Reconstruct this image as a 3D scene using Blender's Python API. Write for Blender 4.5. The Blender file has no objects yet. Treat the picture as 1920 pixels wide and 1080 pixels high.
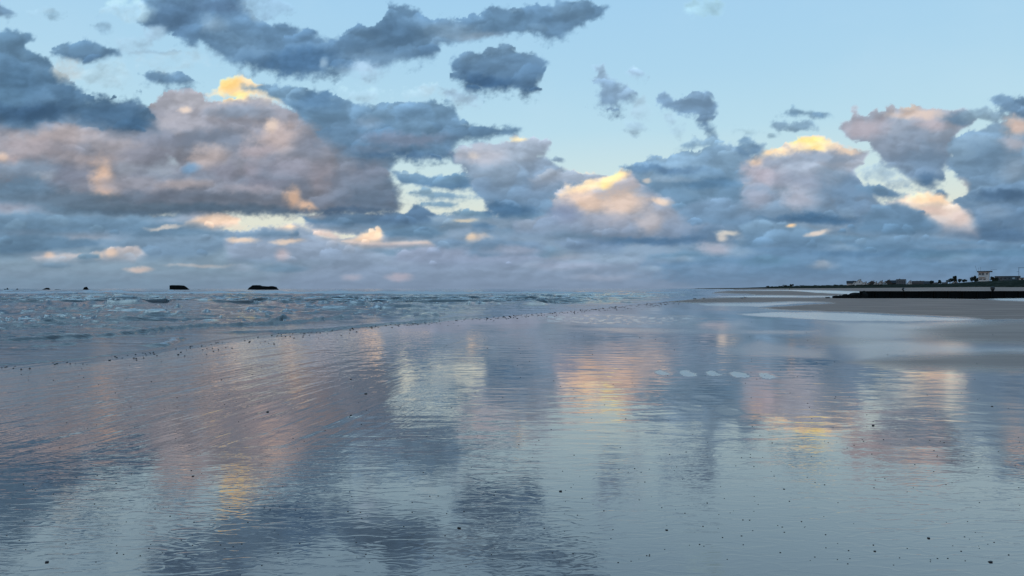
import bpy, bmesh, math, random
import numpy as np
from mathutils import Vector

# ---------------------------------------------------------------- camera, world, sun, exposure
scene = bpy.context.scene
C = scene.collection
CAM_H = 1.6
F = 1387.0                      # focal length in pixels of the 1920 wide photograph
cam_d = bpy.data.cameras.new('camera')
cam_d.sensor_width = 36.0
cam_d.lens = 36.0 * F / 1920.0
cam_d.clip_start = 0.05
cam_d.clip_end = 120000.0
cam = bpy.data.objects.new('camera', cam_d)
C.objects.link(cam)
cam.location = (0, 0, CAM_H)
cam.rotation_euler = (math.radians(90.04), 0, 0)
scene.camera = cam

scene.render.engine = 'CYCLES'
scene.cycles.use_denoising = True
scene.cycles.max_bounces = 6
scene.cycles.diffuse_bounces = 2
scene.cycles.glossy_bounces = 3
scene.view_settings.view_transform = 'Standard'
scene.view_settings.look = 'None'
scene.view_settings.exposure = 0.0
scene.view_settings.gamma = 1.0
scene.view_settings.use_curve_mapping = False

SUN_EL, SUN_AZ = math.radians(3.0), math.radians(-118.0)      # low sun, behind the camera's left shoulder
sun_d = bpy.data.lights.new('sun', 'SUN')
sun_d.energy = 0.35
sun_d.angle = math.radians(10.0)
sun_d.color = (1.0, 0.72, 0.52)
sun = bpy.data.objects.new('sun', sun_d)
C.objects.link(sun)
sv = Vector((math.sin(SUN_AZ) * math.cos(SUN_EL), math.cos(SUN_AZ) * math.cos(SUN_EL), math.sin(SUN_EL)))
sun.rotation_euler = sv.to_track_quat('Z', 'Y').to_euler()


class NT:
    """small helper for node trees"""
    def __init__(s, tree):
        s.t = tree
        s.n = tree.nodes
        s.l = tree.links

    def put(s, node, i, v):
        if v is None:
            return
        if isinstance(v, bpy.types.NodeSocket):
            s.l.new(v, node.inputs[i])
        else:
            node.inputs[i].default_value = v

    def math(s, op, a, b=None, c=None, clamp=False):
        n = s.n.new('ShaderNodeMath')
        n.operation = op
        n.use_clamp = clamp
        s.put(n, 0, a); s.put(n, 1, b); s.put(n, 2, c)
        return n.outputs[0]

    def vmath(s, op, a, b=None, scale=None):
        n = s.n.new('ShaderNodeVectorMath')
        n.operation = op
        s.put(n, 0, a); s.put(n, 1, b)
        if scale is not None:
            s.put(n, 'Scale', scale)
        return n.outputs['Value'] if op in ('DOT_PRODUCT', 'LENGTH') else n.outputs[0]

    def comb(s, x, y, z=0.0):
        n = s.n.new('ShaderNodeCombineXYZ')
        s.put(n, 0, x); s.put(n, 1, y); s.put(n, 2, z)
        return n.outputs[0]

    def sep(s, v):
        n = s.n.new('ShaderNodeSeparateXYZ')
        s.put(n, 0, v)
        return n.outputs

    def noise(s, vec, scale, detail=4.0, rough=0.5, dist=0.0, lac=2.0):
        n = s.n.new('ShaderNodeTexNoise')
        s.put(n, 'Vector', vec)
        s.put(n, 'Scale', scale); s.put(n, 'Detail', detail)
        s.put(n, 'Roughness', rough); s.put(n, 'Distortion', dist); s.put(n, 'Lacunarity', lac)
        return n

    def smooth(s, v, a, b, lo=0.0, hi=1.0):
        n = s.n.new('ShaderNodeMapRange')
        n.interpolation_type = 'SMOOTHSTEP'
        s.put(n, 0, v); s.put(n, 1, a); s.put(n, 2, b); s.put(n, 3, lo); s.put(n, 4, hi)
        return n.outputs[0]

    def mixc(s, f, a, b, mode='MIX'):
        n = s.n.new('ShaderNodeMix')
        n.data_type = 'RGBA'
        n.blend_type = mode
        s.put(n, 0, f); s.put(n, 6, a); s.put(n, 7, b)
        return n.outputs[2]

    def ramp(s, f, stops, interp='LINEAR'):
        n = s.n.new('ShaderNodeValToRGB')
        n.color_ramp.interpolation = interp
        el = n.color_ramp.elements
        while len(el) < len(stops):
            el.new(0.5)
        for e, (p, c) in zip(el, stops):
            e.position = p
            e.color = (c[0], c[1], c[2], 1.0)
        s.put(n, 0, f)
        return n.outputs[0]

    def attr(s, name):
        n = s.n.new('ShaderNodeAttribute')
        n.attribute_name = name
        return n


def srgb(c):
    return tuple((x / 255.0 / 12.92) if x / 255.0 <= 0.04045 else ((x / 255.0 + 0.055) / 1.055) ** 2.4 for x in c)


# ==SKYPAINT
# ---- the clouds of this evening: banks as outlines and soft ellipses (given as bearings in the photograph's pixels,
# turned into azimuth and elevation below); rx, ry, turn in degrees, colour of the bank above and below
S = []


def cl(x, y, rx, ry, col, cov=1.0, rot=0.0, soft=0.45, k=1.0):
    S.append(('e', x, y, rx, ry, rot, cov, col, col, soft, k))


def tint(x, y, rx, ry, col, k=1.0, rot=0.0):
    S.append(('t', x, y, rx, ry, rot, 1.0, col, col, 1.0, k))


def gap(x, y, rx, ry, rot=0.0, k=1.0):
    S.append(('g', x, y, rx, ry, rot, 0.0, None, None, 0.5, k))


def bank(pts, top, bot, cov=1.0, kids=1.0):
    S.append(('p', pts, 0, 0, 0, kids, cov, top, bot, 0.4, 1.0))


# lowest, farthest bank along the horizon
bank([(-2600, 400), (-1900, 360), (-1300, 400), (-800, 380), (-300, 405), (-100, 388), (60, 372), (160, 392), (300, 402), (420, 432), (560, 434), (640, 446), (720, 440), (800, 428), (880, 420), (960, 408), (1060, 405),
      (1180, 430), (1300, 425), (1400, 415), (1560, 424), (1700, 415), (1850, 405), (2200, 380), (2700, 410), (3300, 370), (4500, 400), (4500, 600), (-2600, 600)], (130, 150, 176), (126, 144, 170), kids=0)
bank([(-900, 330), (-620, 250), (-400, 230), (-250, 196), (60, 190), (200, 196), (300, 200), (480, 190), (560, 200), (700, 250), (740, 300), (735, 330), (755, 380), (745, 400), (560, 404), (400, 402), (300, 410), (-300, 420), (-700, 410)],
     (120, 138, 164), (108, 132, 158), kids=.3)
bank([(860, 300), (980, 290), (1050, 320), (1120, 345), (1180, 325), (1300, 300), (1400, 300), (1560, 300), (1640, 370), (1660, 385), (1830, 400), (1830, 440), (900, 440), (930, 410)],
     (122, 144, 172), (110, 136, 166), kids=.3)
cl(200, 500, 420, 45, (126, 145, 165), soft=.5, k=.8)
cl(950, 520, 420, 40, (128, 142, 168), soft=.5, k=.8)
cl(1650, 505, 420, 50, (102, 132, 166), soft=.5, k=.9)
tint(100, 535, 360, 14, (116, 140, 160), .7)
_r = random.Random(42)
for _i in range(150):
    # the same sky goes on left and right of the picture
    _x = _r.uniform(-2500, -160) if _i % 2 else _r.uniform(2080, 4400)
    _y = _r.choice([_r.uniform(-80, 250), _r.uniform(180, 430)])
    _s = 1.0 + min(abs(_x - 960) / 1500.0, 2.0)
    _w, _h = _r.uniform(60, 170) * _s, _r.uniform(18, 42) * (0.5 + 0.6 * _s) * (0.45 + (541 - _y) / 450.0)
    _c = _r.choice([(96, 122, 152), (104, 130, 160), (112, 136, 166), (150, 146, 160), (136, 142, 162)])
    for _j in range(4):
        cl(_x + _r.uniform(-.8, .8) * _w, _y + _r.uniform(-.5, .5) * _h, _w * _r.uniform(.4, .8), _h * _r.uniform(.5, .9), _c, soft=.5)
for _i in range(120):
    _y = 408 + 100 * _r.random() ** 1.2
    _s = 0.45 + (508 - _y) / 110.0
    _x = _r.uniform(-150, 2070)
    _w = _r.uniform(26, 85) * _s
    _h = _r.uniform(5, 11) * _s
    _q = _r.random()
    _t = min(max((_x - 700) / 900.0, 0), 1)
    if _q < 0.45:
        _c = (108 - 10 * _t, 134 - 2 * _t, 162 + 2 * _t)
    elif _q < 0.8:
        _c = (142 - 14 * _t, 156 - 4 * _t, 180)
    else:
        _c = (164 - 14 * _t, 162 - 4 * _t, 176)
    if _q >= 0.45 and _y < 450 and _r.random() < .5:
        continue
    cl(_x, _y, _w, _h, _c, soft=.5, k=.6 if _q < .45 else .42)
    cl(_x + _r.uniform(-.5, .5) * _w, _y - _h * .5, _w * .4, _h * .7, (_c[0] + 5, _c[1] + 5, _c[2] + 4), soft=.5, k=.45)
# low left ribbons
bank([(-60, 402), (60, 396), (150, 404), (260, 408), (330, 418), (420, 424), (400, 436), (300, 444), (200, 440), (80, 446), (-60, 444)], (112, 138, 166), (98, 124, 152), kids=.4)
bank([(-60, 446), (60, 440), (150, 444), (200, 452), (180, 464), (110, 470), (40, 482), (-60, 480)], (102, 128, 156), (92, 118, 146), kids=.4)
bank([(180, 452), (300, 440), (400, 440), (430, 452), (420, 470), (360, 486), (280, 488), (210, 470)], (118, 140, 166), (108, 132, 160), kids=.6)
bank([(420, 448), (520, 440), (600, 448), (680, 466), (740, 480), (700, 500), (560, 498), (430, 490)], (142, 154, 178), (126, 142, 168), kids=.7)
bank([(500, 432), (560, 430), (560, 446), (500, 450), (440, 446), (450, 438)], (110, 134, 162), (104, 128, 156), kids=.3)
bank([(740, 470), (820, 458), (900, 466), (990, 470), (1030, 486), (960, 500), (820, 502), (740, 494)], (142, 152, 178), (128, 142, 170), kids=.7)
bank([(170, 476), (220, 462), (260, 460), (276, 478), (250, 492), (190, 492)], (186, 174, 178), (140, 152, 172), kids=.7)
bank([(60, 484), (120, 474), (180, 476), (200, 488), (140, 494), (70, 494)], (182, 172, 176), (134, 150, 172), kids=.5)
tint(205, 474, 14, 8, (228, 192, 172), .7)
tint(92, 478, 12, 5, (222, 188, 172), .7)
tint(182, 480, 10, 6, (228, 192, 172), .7)
tint(262, 505, 26, 5, (206, 180, 172), .8)
tint(372, 498, 60, 3, (196, 180, 178), .5)
bank([(138, 486), (160, 474), (186, 476), (190, 488), (160, 492)], (112, 138, 164), (108, 134, 160), kids=.3)
tint(455, 452, 30, 5, (224, 192, 172), .8)
tint(540, 452, 30, 4, (226, 192, 170), .7)
tint(530, 476, 14, 12, (196, 172, 176), .6)
tint(660, 520, 20, 6, (176, 164, 176), .6)
tint(750, 520, 26, 7, (184, 166, 176), .7)
tint(1060, 498, 80, 7, (150, 158, 184), .6)
tint(1130, 520, 60, 6, (158, 162, 182), .5)
tint(1340, 505, 70, 10, (122, 146, 178), .5)
# band of cream and peach under the great mass
bank([(350, 420), (372, 408), (400, 398), (430, 404), (450, 410), (452, 424), (400, 428)], (236, 200, 176), (214, 186, 174), .95, kids=.5)
bank([(520, 428), (545, 418), (556, 424), (548, 432)], (236, 204, 176), (220, 190, 172), .9, kids=0)
tint(310, 425, 34, 2.5, (214, 196, 188), .7)
bank([(640, 452), (670, 440), (690, 430), (712, 426), (722, 440), (712, 454), (680, 460)], (240, 204, 176), (224, 190, 174), .95, kids=.7)
bank([(585, 430), (620, 432), (650, 444), (630, 452), (596, 444)], (206, 184, 178), (190, 174, 176), .85, kids=.3)
bank([(640, 452), (720, 454), (800, 450), (812, 460), (740, 462), (660, 460)], (218, 190, 178), (176, 166, 176), .9, kids=.2)
bank([(560, 402), (640, 399), (700, 402), (720, 414), (690, 425), (640, 430), (590, 424)], (98, 124, 154), (90, 116, 146), kids=.4)
bank([(690, 402), (760, 398), (775, 386), (795, 382), (815, 398), (826, 414), (800, 420), (740, 428), (700, 420)], (96, 122, 154), (88, 114, 146), kids=.5)
bank([(715, 436), (760, 426), (806, 424), (828, 438), (800, 450), (730, 450)], (104, 132, 162), (96, 124, 154), kids=.5)
bank([(808, 452), (850, 446), (876, 452), (860, 464), (820, 466)], (112, 136, 166), (112, 136, 166), kids=.3)
# creamy sky shows between thin shreds, centre
bank([(740, 322), (790, 326), (850, 322), (890, 332), (895, 352), (866, 362), (820, 356), (780, 350), (752, 346)], (112, 142, 172), (90, 122, 158), kids=.7)
bank([(726, 318), (760, 322), (800, 326), (790, 334), (740, 332)], (126, 152, 178), (112, 140, 170), .8, kids=.3)
bank([(762, 362), (800, 354), (840, 358), (880, 366), (905, 372), (880, 378), (820, 374), (780, 370)], (122, 148, 172), (108, 136, 164), .85, kids=.3)
bank([(788, 380), (830, 374), (862, 380), (850, 390), (800, 390)], (122, 148, 172), (112, 140, 166), .85, kids=.3)
bank([(840, 398), (880, 390), (916, 396), (920, 408), (870, 410)], (116, 144, 170), (108, 136, 162), .9, kids=.3)
bank([(800, 404), (850, 400), (900, 408), (920, 420), (860, 426), (810, 420)], (130, 150, 174), (118, 140, 166), .9, kids=.5)
bank([(884, 420), (910, 416), (930, 424), (918, 434), (888, 432)], (96, 124, 156), (98, 126, 158), kids=.2)
tint(870, 412, 26, 3, (226, 204, 180), .7)
tint(900, 450, 24, 9, (218, 190, 176), .8)
tint(880, 445, 10, 6, (232, 200, 176), .8)
tint(1030, 424, 14, 5, (196, 178, 176), .7)
cl(914, 464, 36, 14, (112, 136, 166), soft=.45)
cl(985, 466, 30, 10, (116, 138, 168), soft=.45)
tint(1120, 340, 20, 5, (160, 152, 168), .8)
bank([(960, 415), (1020, 404), (1090, 410), (1120, 430), (1100, 448), (1020, 450), (960, 440)], (136, 148, 172), (118, 138, 166), kids=.8)
bank([(1040, 455), (1120, 446), (1180, 456), (1160, 474), (1080, 476)], (118, 138, 168), (112, 134, 164), kids=.5)
# pink lit mass, centre left
bank([(-60, 228), (0, 232), (60, 240), (90, 226), (150, 233), (210, 243), (270, 245), (284, 190), (310, 174), (350, 170), (400, 180), (460, 177), (520, 193), (570, 213),
      (620, 255), (650, 295), (705, 303), (722, 320), (722, 345), (742, 370), (756, 392), (700, 398), (620, 402), (560, 398), (500, 400), (430, 398), (380, 404),
      (300, 398), (200, 385), (110, 378), (40, 366), (-60, 360)], (150, 148, 162), (112, 118, 136), kids=2.2)
tint(105, 252, 90, 18, (172, 158, 162), .75)
tint(230, 275, 70, 16, (156, 148, 156), .6)
tint(60, 275, 80, 24, (164, 152, 160), .7)
tint(170, 300, 90, 16, (160, 148, 154), .7)
tint(275, 290, 50, 20, (132, 134, 152), .7)
tint(110, 330, 90, 18, (126, 130, 150), .8)
tint(420, 322, 30, 26, (134, 134, 152), .7)
tint(250, 365, 120, 12, (112, 118, 136), .7)
tint(360, 190, 80, 16, (164, 162, 174), .7)
tint(345, 225, 60, 26, (160, 156, 168), .6)
tint(450, 205, 60, 14, (130, 144, 168), .7)
tint(385, 262, 110, 22, (122, 132, 154), .85)
tint(300, 262, 60, 16, (136, 140, 160), .7)
tint(520, 256, 52, 34, (182, 164, 166), .9)
tint(505, 234, 16, 14, (200, 178, 170), .9)
tint(480, 285, 40, 16, (168, 156, 166), .8)
tint(585, 275, 40, 30, (128, 134, 154), .7)
tint(605, 335, 30, 28, (146, 138, 150), .7)
tint(550, 315, 60, 16, (146, 142, 158), .6)
tint(385, 292, 40, 22, (180, 164, 166), .8, 20)
tint(355, 316, 18, 11, (112, 144, 180), .85)
tint(322, 303, 14, 7, (166, 178, 194), .6, -30)
tint(300, 320, 30, 16, (150, 158, 176), .7)
tint(330, 332, 80, 8, (130, 140, 162), .6)
tint(190, 336, 22, 38, (202, 168, 152), .9)
tint(196, 356, 30, 16, (190, 160, 150), .7)
tint(240, 318, 30, 12, (142, 146, 162), .8)
tint(270, 345, 130, 14, (146, 144, 158), .7)
tint(345, 345, 50, 10, (170, 156, 160), .6)
tint(470, 318, 22, 16, (158, 152, 168), .7)
tint(500, 345, 40, 12, (124, 124, 142), .7)
tint(470, 358, 60, 12, (158, 150, 162), .6)
tint(548, 370, 14, 20, (208, 170, 150), .9, -10)
tint(578, 388, 32, 11, (212, 170, 146), .9, -28)
tint(450, 380, 100, 12, (122, 126, 142), .8)
tint(640, 350, 40, 40, (120, 130, 152), .7)
tint(700, 375, 60, 24, (100, 118, 144), .8)
tint(690, 330, 40, 20, (128, 134, 156), .7)
tint(340, 392, 240, 10, (88, 106, 128), .9)
tint(250, 385, 120, 8, (98, 114, 134), .7)
tint(640, 396, 110, 8, (84, 104, 132), .9)
tint(20, 300, 26, 12, (180, 160, 164), .6)
tint(3, 296, 12, 10, (204, 178, 168), .9)
tint(40, 320, 70, 20, (124, 142, 166), .7)
tint(80, 332, 24, 8, (160, 166, 182), .6)
tint(40, 355, 90, 22, (104, 130, 158), .85)
tint(140, 372, 150, 14, (98, 116, 138), .85)
tint(400, 372, 130, 12, (104, 112, 130), .8)
tint(700, 350, 50, 34, (104, 118, 140), .6)
# yellow crest and the blue grey bank in front
bank([(398, 172), (408, 156), (425, 148), (450, 146), (480, 158), (520, 172), (530, 190), (500, 188), (470, 182), (440, 184)], (246, 218, 178), (216, 196, 182), .95, kids=.4)
tint(440, 166, 44, 18, (250, 212, 172), .9)
tint(430, 159, 22, 11, (255, 208, 138), .95)
tint(446, 176, 26, 5, (252, 220, 150), .8)
tint(516, 180, 10, 6, (240, 208, 160), .8)
tint(346, 206, 12, 5, (214, 190, 178), .8)
bank([(455, 165), (500, 155), (540, 158), (575, 165), (610, 180), (640, 186), (690, 194), (720, 188), (780, 187), (830, 190), (850, 205), (865, 225), (890, 238), (920, 232), (960, 234),
      (975, 238), (965, 250), (930, 256), (900, 264), (872, 268), (850, 288), (850, 303), (780, 306), (720, 302), (680, 308), (640, 298), (615, 260), (580, 236), (550, 208), (515, 186)],
     (116, 146, 176), (92, 120, 152), kids=1.3)
tint(590, 190, 50, 20, (92, 124, 160), .8)
tint(690, 228, 30, 14, (134, 156, 184), .7)
tint(760, 262, 90, 14, (128, 138, 164), .75)
tint(700, 285, 60, 10, (112, 128, 154), .6)
tint(770, 296, 90, 9, (84, 112, 146), .9)
tint(635, 250, 40, 30, (102, 128, 158), .6)
bank([(845, 300), (862, 278), (900, 264), (935, 260), (960, 252), (1000, 258), (1036, 270), (1028, 284), (1008, 298), (1034, 306), (1056, 322), (1060, 348), (1040, 366), (1010, 385),
      (985, 402), (950, 405), (920, 395), (905, 375), (890, 350), (872, 326)], (158, 164, 182), (98, 128, 162), kids=1.4)
tint(905, 290, 50, 22, (170, 168, 182), .8)
tint(966, 260, 22, 5, (238, 218, 182), .9)
tint(890, 290, 12, 6, (212, 196, 190), .5)
tint(985, 285, 34, 20, (150, 162, 184), .7)
tint(960, 392, 50, 14, (82, 114, 150), .9)
tint(1000, 350, 40, 30, (120, 142, 172), .6)
bank([(990, 335), (1040, 322), (1090, 326), (1136, 322), (1142, 338), (1110, 346), (1060, 350), (1000, 356)], (150, 158, 176), (128, 144, 170), kids=.6)
tint(1095, 322, 30, 3, (228, 200, 178), .7)
cl(1045, 303, 12, 4, (130, 152, 178), .8)
# long dark band at the top
bank([(262, -30), (262, 38), (285, 60), (330, 66), (352, 90), (366, 96), (372, 80), (392, 106), (430, 118), (470, 135), (520, 142), (580, 150), (640, 144), (700, 140), (740, 122),
      (790, 118), (812, 106), (826, 84), (860, 84), (900, 74), (940, 68), (990, 60), (1020, 76), (1050, 78), (1075, 55), (1118, 38), (1146, 15), (1120, 8), (1060, 4), (1020, 12),
      (960, 18), (930, 6), (890, 25), (850, 35), (800, 30), (764, 6), (730, 0), (715, 35), (690, 46), (668, 44), (650, 55), (640, 70), (610, 72), (570, 62), (540, 42), (500, 38),
      (470, 12), (464, -30)], (104, 134, 166), (96, 126, 160), kids=1.2)
tint(330, 30, 60, 40, (88, 116, 150), .8)
tint(420, 10, 60, 20, (90, 116, 150), .8)
tint(400, 48, 28, 18, (134, 160, 188), .8)
tint(450, 80, 50, 30, (108, 138, 170), .6)
tint(560, 115, 90, 26, (84, 118, 158), .85)
tint(610, 120, 8, 10, (140, 164, 190), .8)
tint(740, 60, 50, 40, (88, 118, 152), .7)
tint(700, 110, 70, 16, (112, 140, 170), .7)
tint(850, 60, 50, 24, (124, 150, 178), .8)
tint(960, 40, 70, 20, (98, 128, 160), .7)
tint(900, 68, 60, 10, (136, 156, 180), .7)
cl(290, 62, 20, 14, (150, 176, 202), .7)
cl(245, 16, 40, 20, (160, 188, 210), .55)
cl(505, 10, 46, 18, (140, 170, 200), .6)
cl(690, 136, 36, 14, (150, 174, 200), .5)
bank([(845, 128), (858, 102), (888, 96), (908, 104), (935, 84), (952, 82), (975, 94), (1002, 95), (1022, 118), (1012, 142), (1012, 176), (985, 178), (960, 170), (905, 176), (872, 174),
      (850, 152)], (110, 138, 168), (80, 110, 146), kids=.9)
tint(915, 152, 50, 14, (72, 104, 144), .7)
bank([(818, 168), (868, 172), (905, 178), (885, 196), (862, 206), (846, 190)], (138, 162, 188), (150, 172, 194), .75, kids=.4)
cl(786, 174, 30, 10, (166, 190, 210), .5)
cl(680, 175, 30, 14, (160, 186, 208), .5)
# dark bank, upper left
bank([(-60, 58), (0, 57), (30, 54), (62, 64), (68, 75), (46, 84), (62, 95), (90, 104), (100, 128), (118, 148), (158, 163), (170, 180), (200, 174), (230, 188), (262, 188), (290, 212),
      (292, 245), (250, 252), (210, 245), (180, 226), (140, 222), (90, 225), (70, 243), (30, 240), (-60, 235)], (102, 132, 162), (80, 108, 140), kids=1.2)
tint(30, 150, 60, 30, (90, 122, 156), .7)
tint(60, 205, 90, 18, (70, 98, 132), .8)
tint(200, 215, 60, 20, (84, 114, 148), .7)
tint(10, 180, 40, 20, (96, 128, 160), .6)
tint(250, 232, 30, 12, (78, 110, 146), .7)
bank([(92, 94), (118, 78), (160, 76), (200, 84), (228, 96), (230, 106), (204, 110), (182, 119), (150, 119), (115, 108)], (106, 136, 166), (88, 116, 148), kids=.7)
bank([(228, 98), (270, 90), (330, 96), (372, 100), (340, 110), (290, 108), (240, 108)], (136, 162, 188), (130, 156, 182), .7, kids=.4)
bank([(250, 136), (300, 131), (350, 139), (374, 156), (345, 164), (300, 160), (268, 150)], (108, 138, 168), (98, 126, 158), .95, kids=.6)
bank([(-40, 6), (10, 8), (36, 24), (20, 34), (-40, 34)], (110, 138, 168), (110, 138, 168), .95, kids=.4)
cl(97, 26, 16, 10, (134, 164, 190), .6)
cl(70, 20, 30, 5, (150, 178, 202), .4)
cl(190, 50, 15, 12, (134, 164, 192), .62)
cl(256, 86, 30, 20, (150, 176, 200), .5)
cl(205, 140, 40, 22, (158, 182, 200), .55)
cl(330, 115, 60, 14, (160, 184, 204), .4)
cl(130, 130, 30, 20, (170, 180, 190), .5)
# small puffs, right
bank([(1112, 124), (1130, 117), (1146, 140), (1166, 154), (1194, 168), (1200, 194), (1182, 188), (1168, 194), (1162, 216), (1140, 206), (1120, 196), (1126, 170), (1114, 146)],
     (142, 166, 192), (112, 138, 170), .88, kids=.8)
bank([(1170, 130), (1188, 118), (1208, 134), (1202, 148), (1182, 144)], (146, 170, 196), (140, 164, 190), .75, kids=.5)
cl(1206, 205, 14, 24, (156, 180, 202), .5)
cl(1192, 240, 18, 10, (146, 170, 192), .6)
bank([(1230, 180), (1250, 170), (1268, 188), (1290, 174), (1318, 170), (1342, 200), (1334, 224), (1338, 258), (1318, 254), (1302, 216), (1272, 208), (1244, 206)],
     (122, 148, 178), (102, 130, 164), .92, kids=.7)
cl(1272, 240, 14, 14, (150, 174, 196), .5)
cl(1258, 222, 10, 14, (150, 174, 196), .5)
bank([(1464, 214), (1490, 203), (1520, 208), (1562, 212), (1545, 220), (1505, 222), (1480, 222)], (124, 152, 178), (104, 132, 162), .85, kids=.4)
cl(1492, 236, 34, 7, (124, 150, 176), .8)
cl(1444, 252, 9, 4, (140, 166, 188), .7)
cl(1405, 247, 40, 5, (156, 182, 200), .5)
cl(1325, 12, 30, 16, (156, 190, 212), .6)
bank([(1858, 188), (1878, 174), (1896, 180), (1904, 198), (1930, 200), (1930, 216), (1896, 208), (1872, 198)], (116, 144, 174), (108, 134, 166), .9, kids=.4)
# right hand banks
bank([(1040, 392), (1052, 362), (1066, 350), (1100, 346), (1130, 330), (1160, 316), (1182, 320), (1190, 345), (1222, 360), (1266, 374), (1276, 395), (1320, 404), (1372, 436), (1354, 452),
      (1280, 460), (1200, 456), (1120, 450), (1070, 432)], (176, 168, 178), (116, 136, 166), kids=1.4)
tint(1100, 352, 46, 9, (248, 214, 178), .95, 14)
tint(1150, 330, 28, 12, (255, 218, 168), 1, 24)
tint(1135, 348, 12, 6, (255, 216, 150), .8)
tint(1100, 378, 52, 22, (216, 184, 168), .85)
tint(1165, 378, 46, 30, (206, 180, 170), .9)
tint(1150, 410, 60, 18, (156, 156, 172), .7)
tint(1220, 415, 30, 24, (174, 166, 174), .8)
tint(1244, 378, 26, 6, (224, 194, 176), .8, -8)
tint(1060, 400, 30, 22, (124, 136, 166), .8)
tint(1240, 452, 130, 7, (88, 118, 154), .9)
tint(1330, 440, 40, 12, (98, 126, 160), .7)
bank([(1158, 314), (1200, 306), (1226, 296), (1262, 290), (1290, 282), (1330, 272), (1368, 268), (1400, 284), (1412, 310), (1392, 330), (1404, 360), (1384, 392), (1330, 402), (1272, 396),
      (1262, 372), (1230, 352), (1196, 340), (1182, 322)], (128, 154, 182), (102, 132, 164), kids=1.4)
tint(1240, 316, 80, 8, (94, 124, 160), .8)
tint(1250, 334, 60, 6, (140, 160, 184), .6)
tint(1212, 340, 8, 3, (226, 200, 184), .6)
tint(1330, 345, 60, 10, (88, 122, 158), .7)
tint(1240, 358, 50, 10, (108, 138, 170), .7)
bank([(1270, 274), (1296, 262), (1340, 256), (1362, 268), (1340, 282), (1290, 282)], (128, 154, 180), (120, 148, 176), .8, kids=.6)
bank([(1270, 392), (1300, 376), (1340, 372), (1390, 384), (1420, 400), (1400, 430), (1340, 434), (1290, 420)], (120, 144, 174), (104, 132, 164), kids=.8)
bank([(1384, 318), (1400, 298), (1425, 282), (1460, 284), (1480, 268), (1510, 256), (1542, 256), (1572, 268), (1602, 275), (1628, 285), (1622, 302), (1606, 322), (1604, 350), (1640, 368),
      (1662, 392), (1640, 414), (1560, 426), (1500, 420), (1430, 412), (1372, 406), (1388, 370), (1398, 336)], (172, 168, 180), (104, 132, 164), kids=1.3)
tint(1525, 270, 56, 15, (252, 216, 172), 1)
tint(1515, 265, 32, 8, (255, 208, 138), .9)
tint(1530, 280, 20, 5, (255, 216, 150), .8)
tint(1448, 288, 40, 10, (248, 212, 176), .95, 6)
tint(1412, 304, 16, 8, (240, 200, 172), .8)
tint(1595, 280, 26, 8, (238, 206, 184), .8)
tint(1490, 300, 60, 10, (146, 156, 178), .85)
tint(1560, 296, 50, 9, (136, 150, 174), .8)
tint(1430, 330, 46, 24, (172, 164, 180), .85)
tint(1510, 335, 60, 20, (142, 150, 174), .7)
tint(1500, 372, 34, 26, (170, 170, 188), .8, -30)
tint(1420, 372, 34, 18, (160, 160, 180), .6)
tint(1590, 360, 50, 34, (108, 134, 166), .85)
tint(1560, 330, 30, 26, (124, 144, 170), .6)
tint(1530, 413, 110, 9, (80, 112, 148), .95)
cl(1404, 282, 20, 15, (108, 136, 168), .8, soft=.6)
cl(1398, 268, 10, 8, (112, 140, 170), .7)
bank([(1385, 424), (1420, 410), (1470, 416), (1520, 430), (1560, 446), (1540, 466), (1460, 468), (1392, 462)], (122, 148, 176), (100, 130, 164), kids=.8)
tint(1364, 437, 20, 4, (214, 200, 190), .75)
tint(1352, 446, 10, 7, (222, 204, 194), .7)
tint(1528, 438, 24, 4, (216, 192, 180), .8, 14)
tint(1480, 424, 10, 3, (250, 206, 166), .9)
tint(1340, 466, 34, 12, (172, 170, 188), .8)
bank([(1578, 232), (1600, 215), (1640, 212), (1680, 199), (1722, 198), (1760, 205), (1816, 205), (1838, 224), (1812, 240), (1792, 260), (1786, 300), (1768, 330), (1756, 355), (1735, 362),
      (1710, 350), (1690, 330), (1662, 312), (1642, 290), (1632, 264), (1602, 262), (1582, 248)], (158, 158, 172), (100, 126, 158), kids=1.2)
tint(1625, 238, 40, 20, (164, 154, 166), .8)
tint(1712, 214, 60, 12, (198, 176, 170), .9)
tint(1700, 200, 20, 5, (226, 198, 182), .7)
tint(1745, 235, 36, 16, (172, 160, 170), .8)
tint(1800, 222, 40, 12, (108, 134, 164), .9)
tint(1720, 262, 60, 18, (130, 142, 164), .8)
tint(1740, 300, 50, 26, (112, 134, 162), .7)
tint(1742, 340, 30, 16, (86, 114, 148), .8)
bank([(1772, 305), (1792, 262), (1842, 236), (1870, 226), (1900, 216), (1990, 205), (1990, 460), (1860, 456), (1832, 440), (1830, 410), (1804, 380), (1802, 345), (1786, 326)],
     (124, 148, 174), (98, 124, 156), kids=1.3)
tint(1908, 235, 26, 20, (204, 178, 172), .95)
tint(1900, 270, 30, 14, (168, 160, 170), .7)
tint(1895, 315, 36, 24, (132, 148, 170), .7)
tint(1850, 300, 40, 40, (110, 136, 166), .7)
tint(1890, 368, 80, 12, (82, 108, 140), .9)
tint(1860, 400, 40, 14, (122, 142, 168), .7)
tint(1870, 440, 90, 14, (88, 116, 150), .8)
cl(1850, 214, 36, 9, (130, 154, 178), .7)
bank([(1604, 350), (1640, 344), (1680, 356), (1704, 366), (1680, 376), (1640, 372), (1610, 362)], (106, 134, 164), (98, 126, 158), .95, kids=.4)
cl(1650, 325, 30, 14, (150, 170, 190), .6)
cl(1690, 342, 24, 9, (146, 164, 184), .6)
cl(1762, 366, 12, 6, (100, 128, 160), .95)
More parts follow.
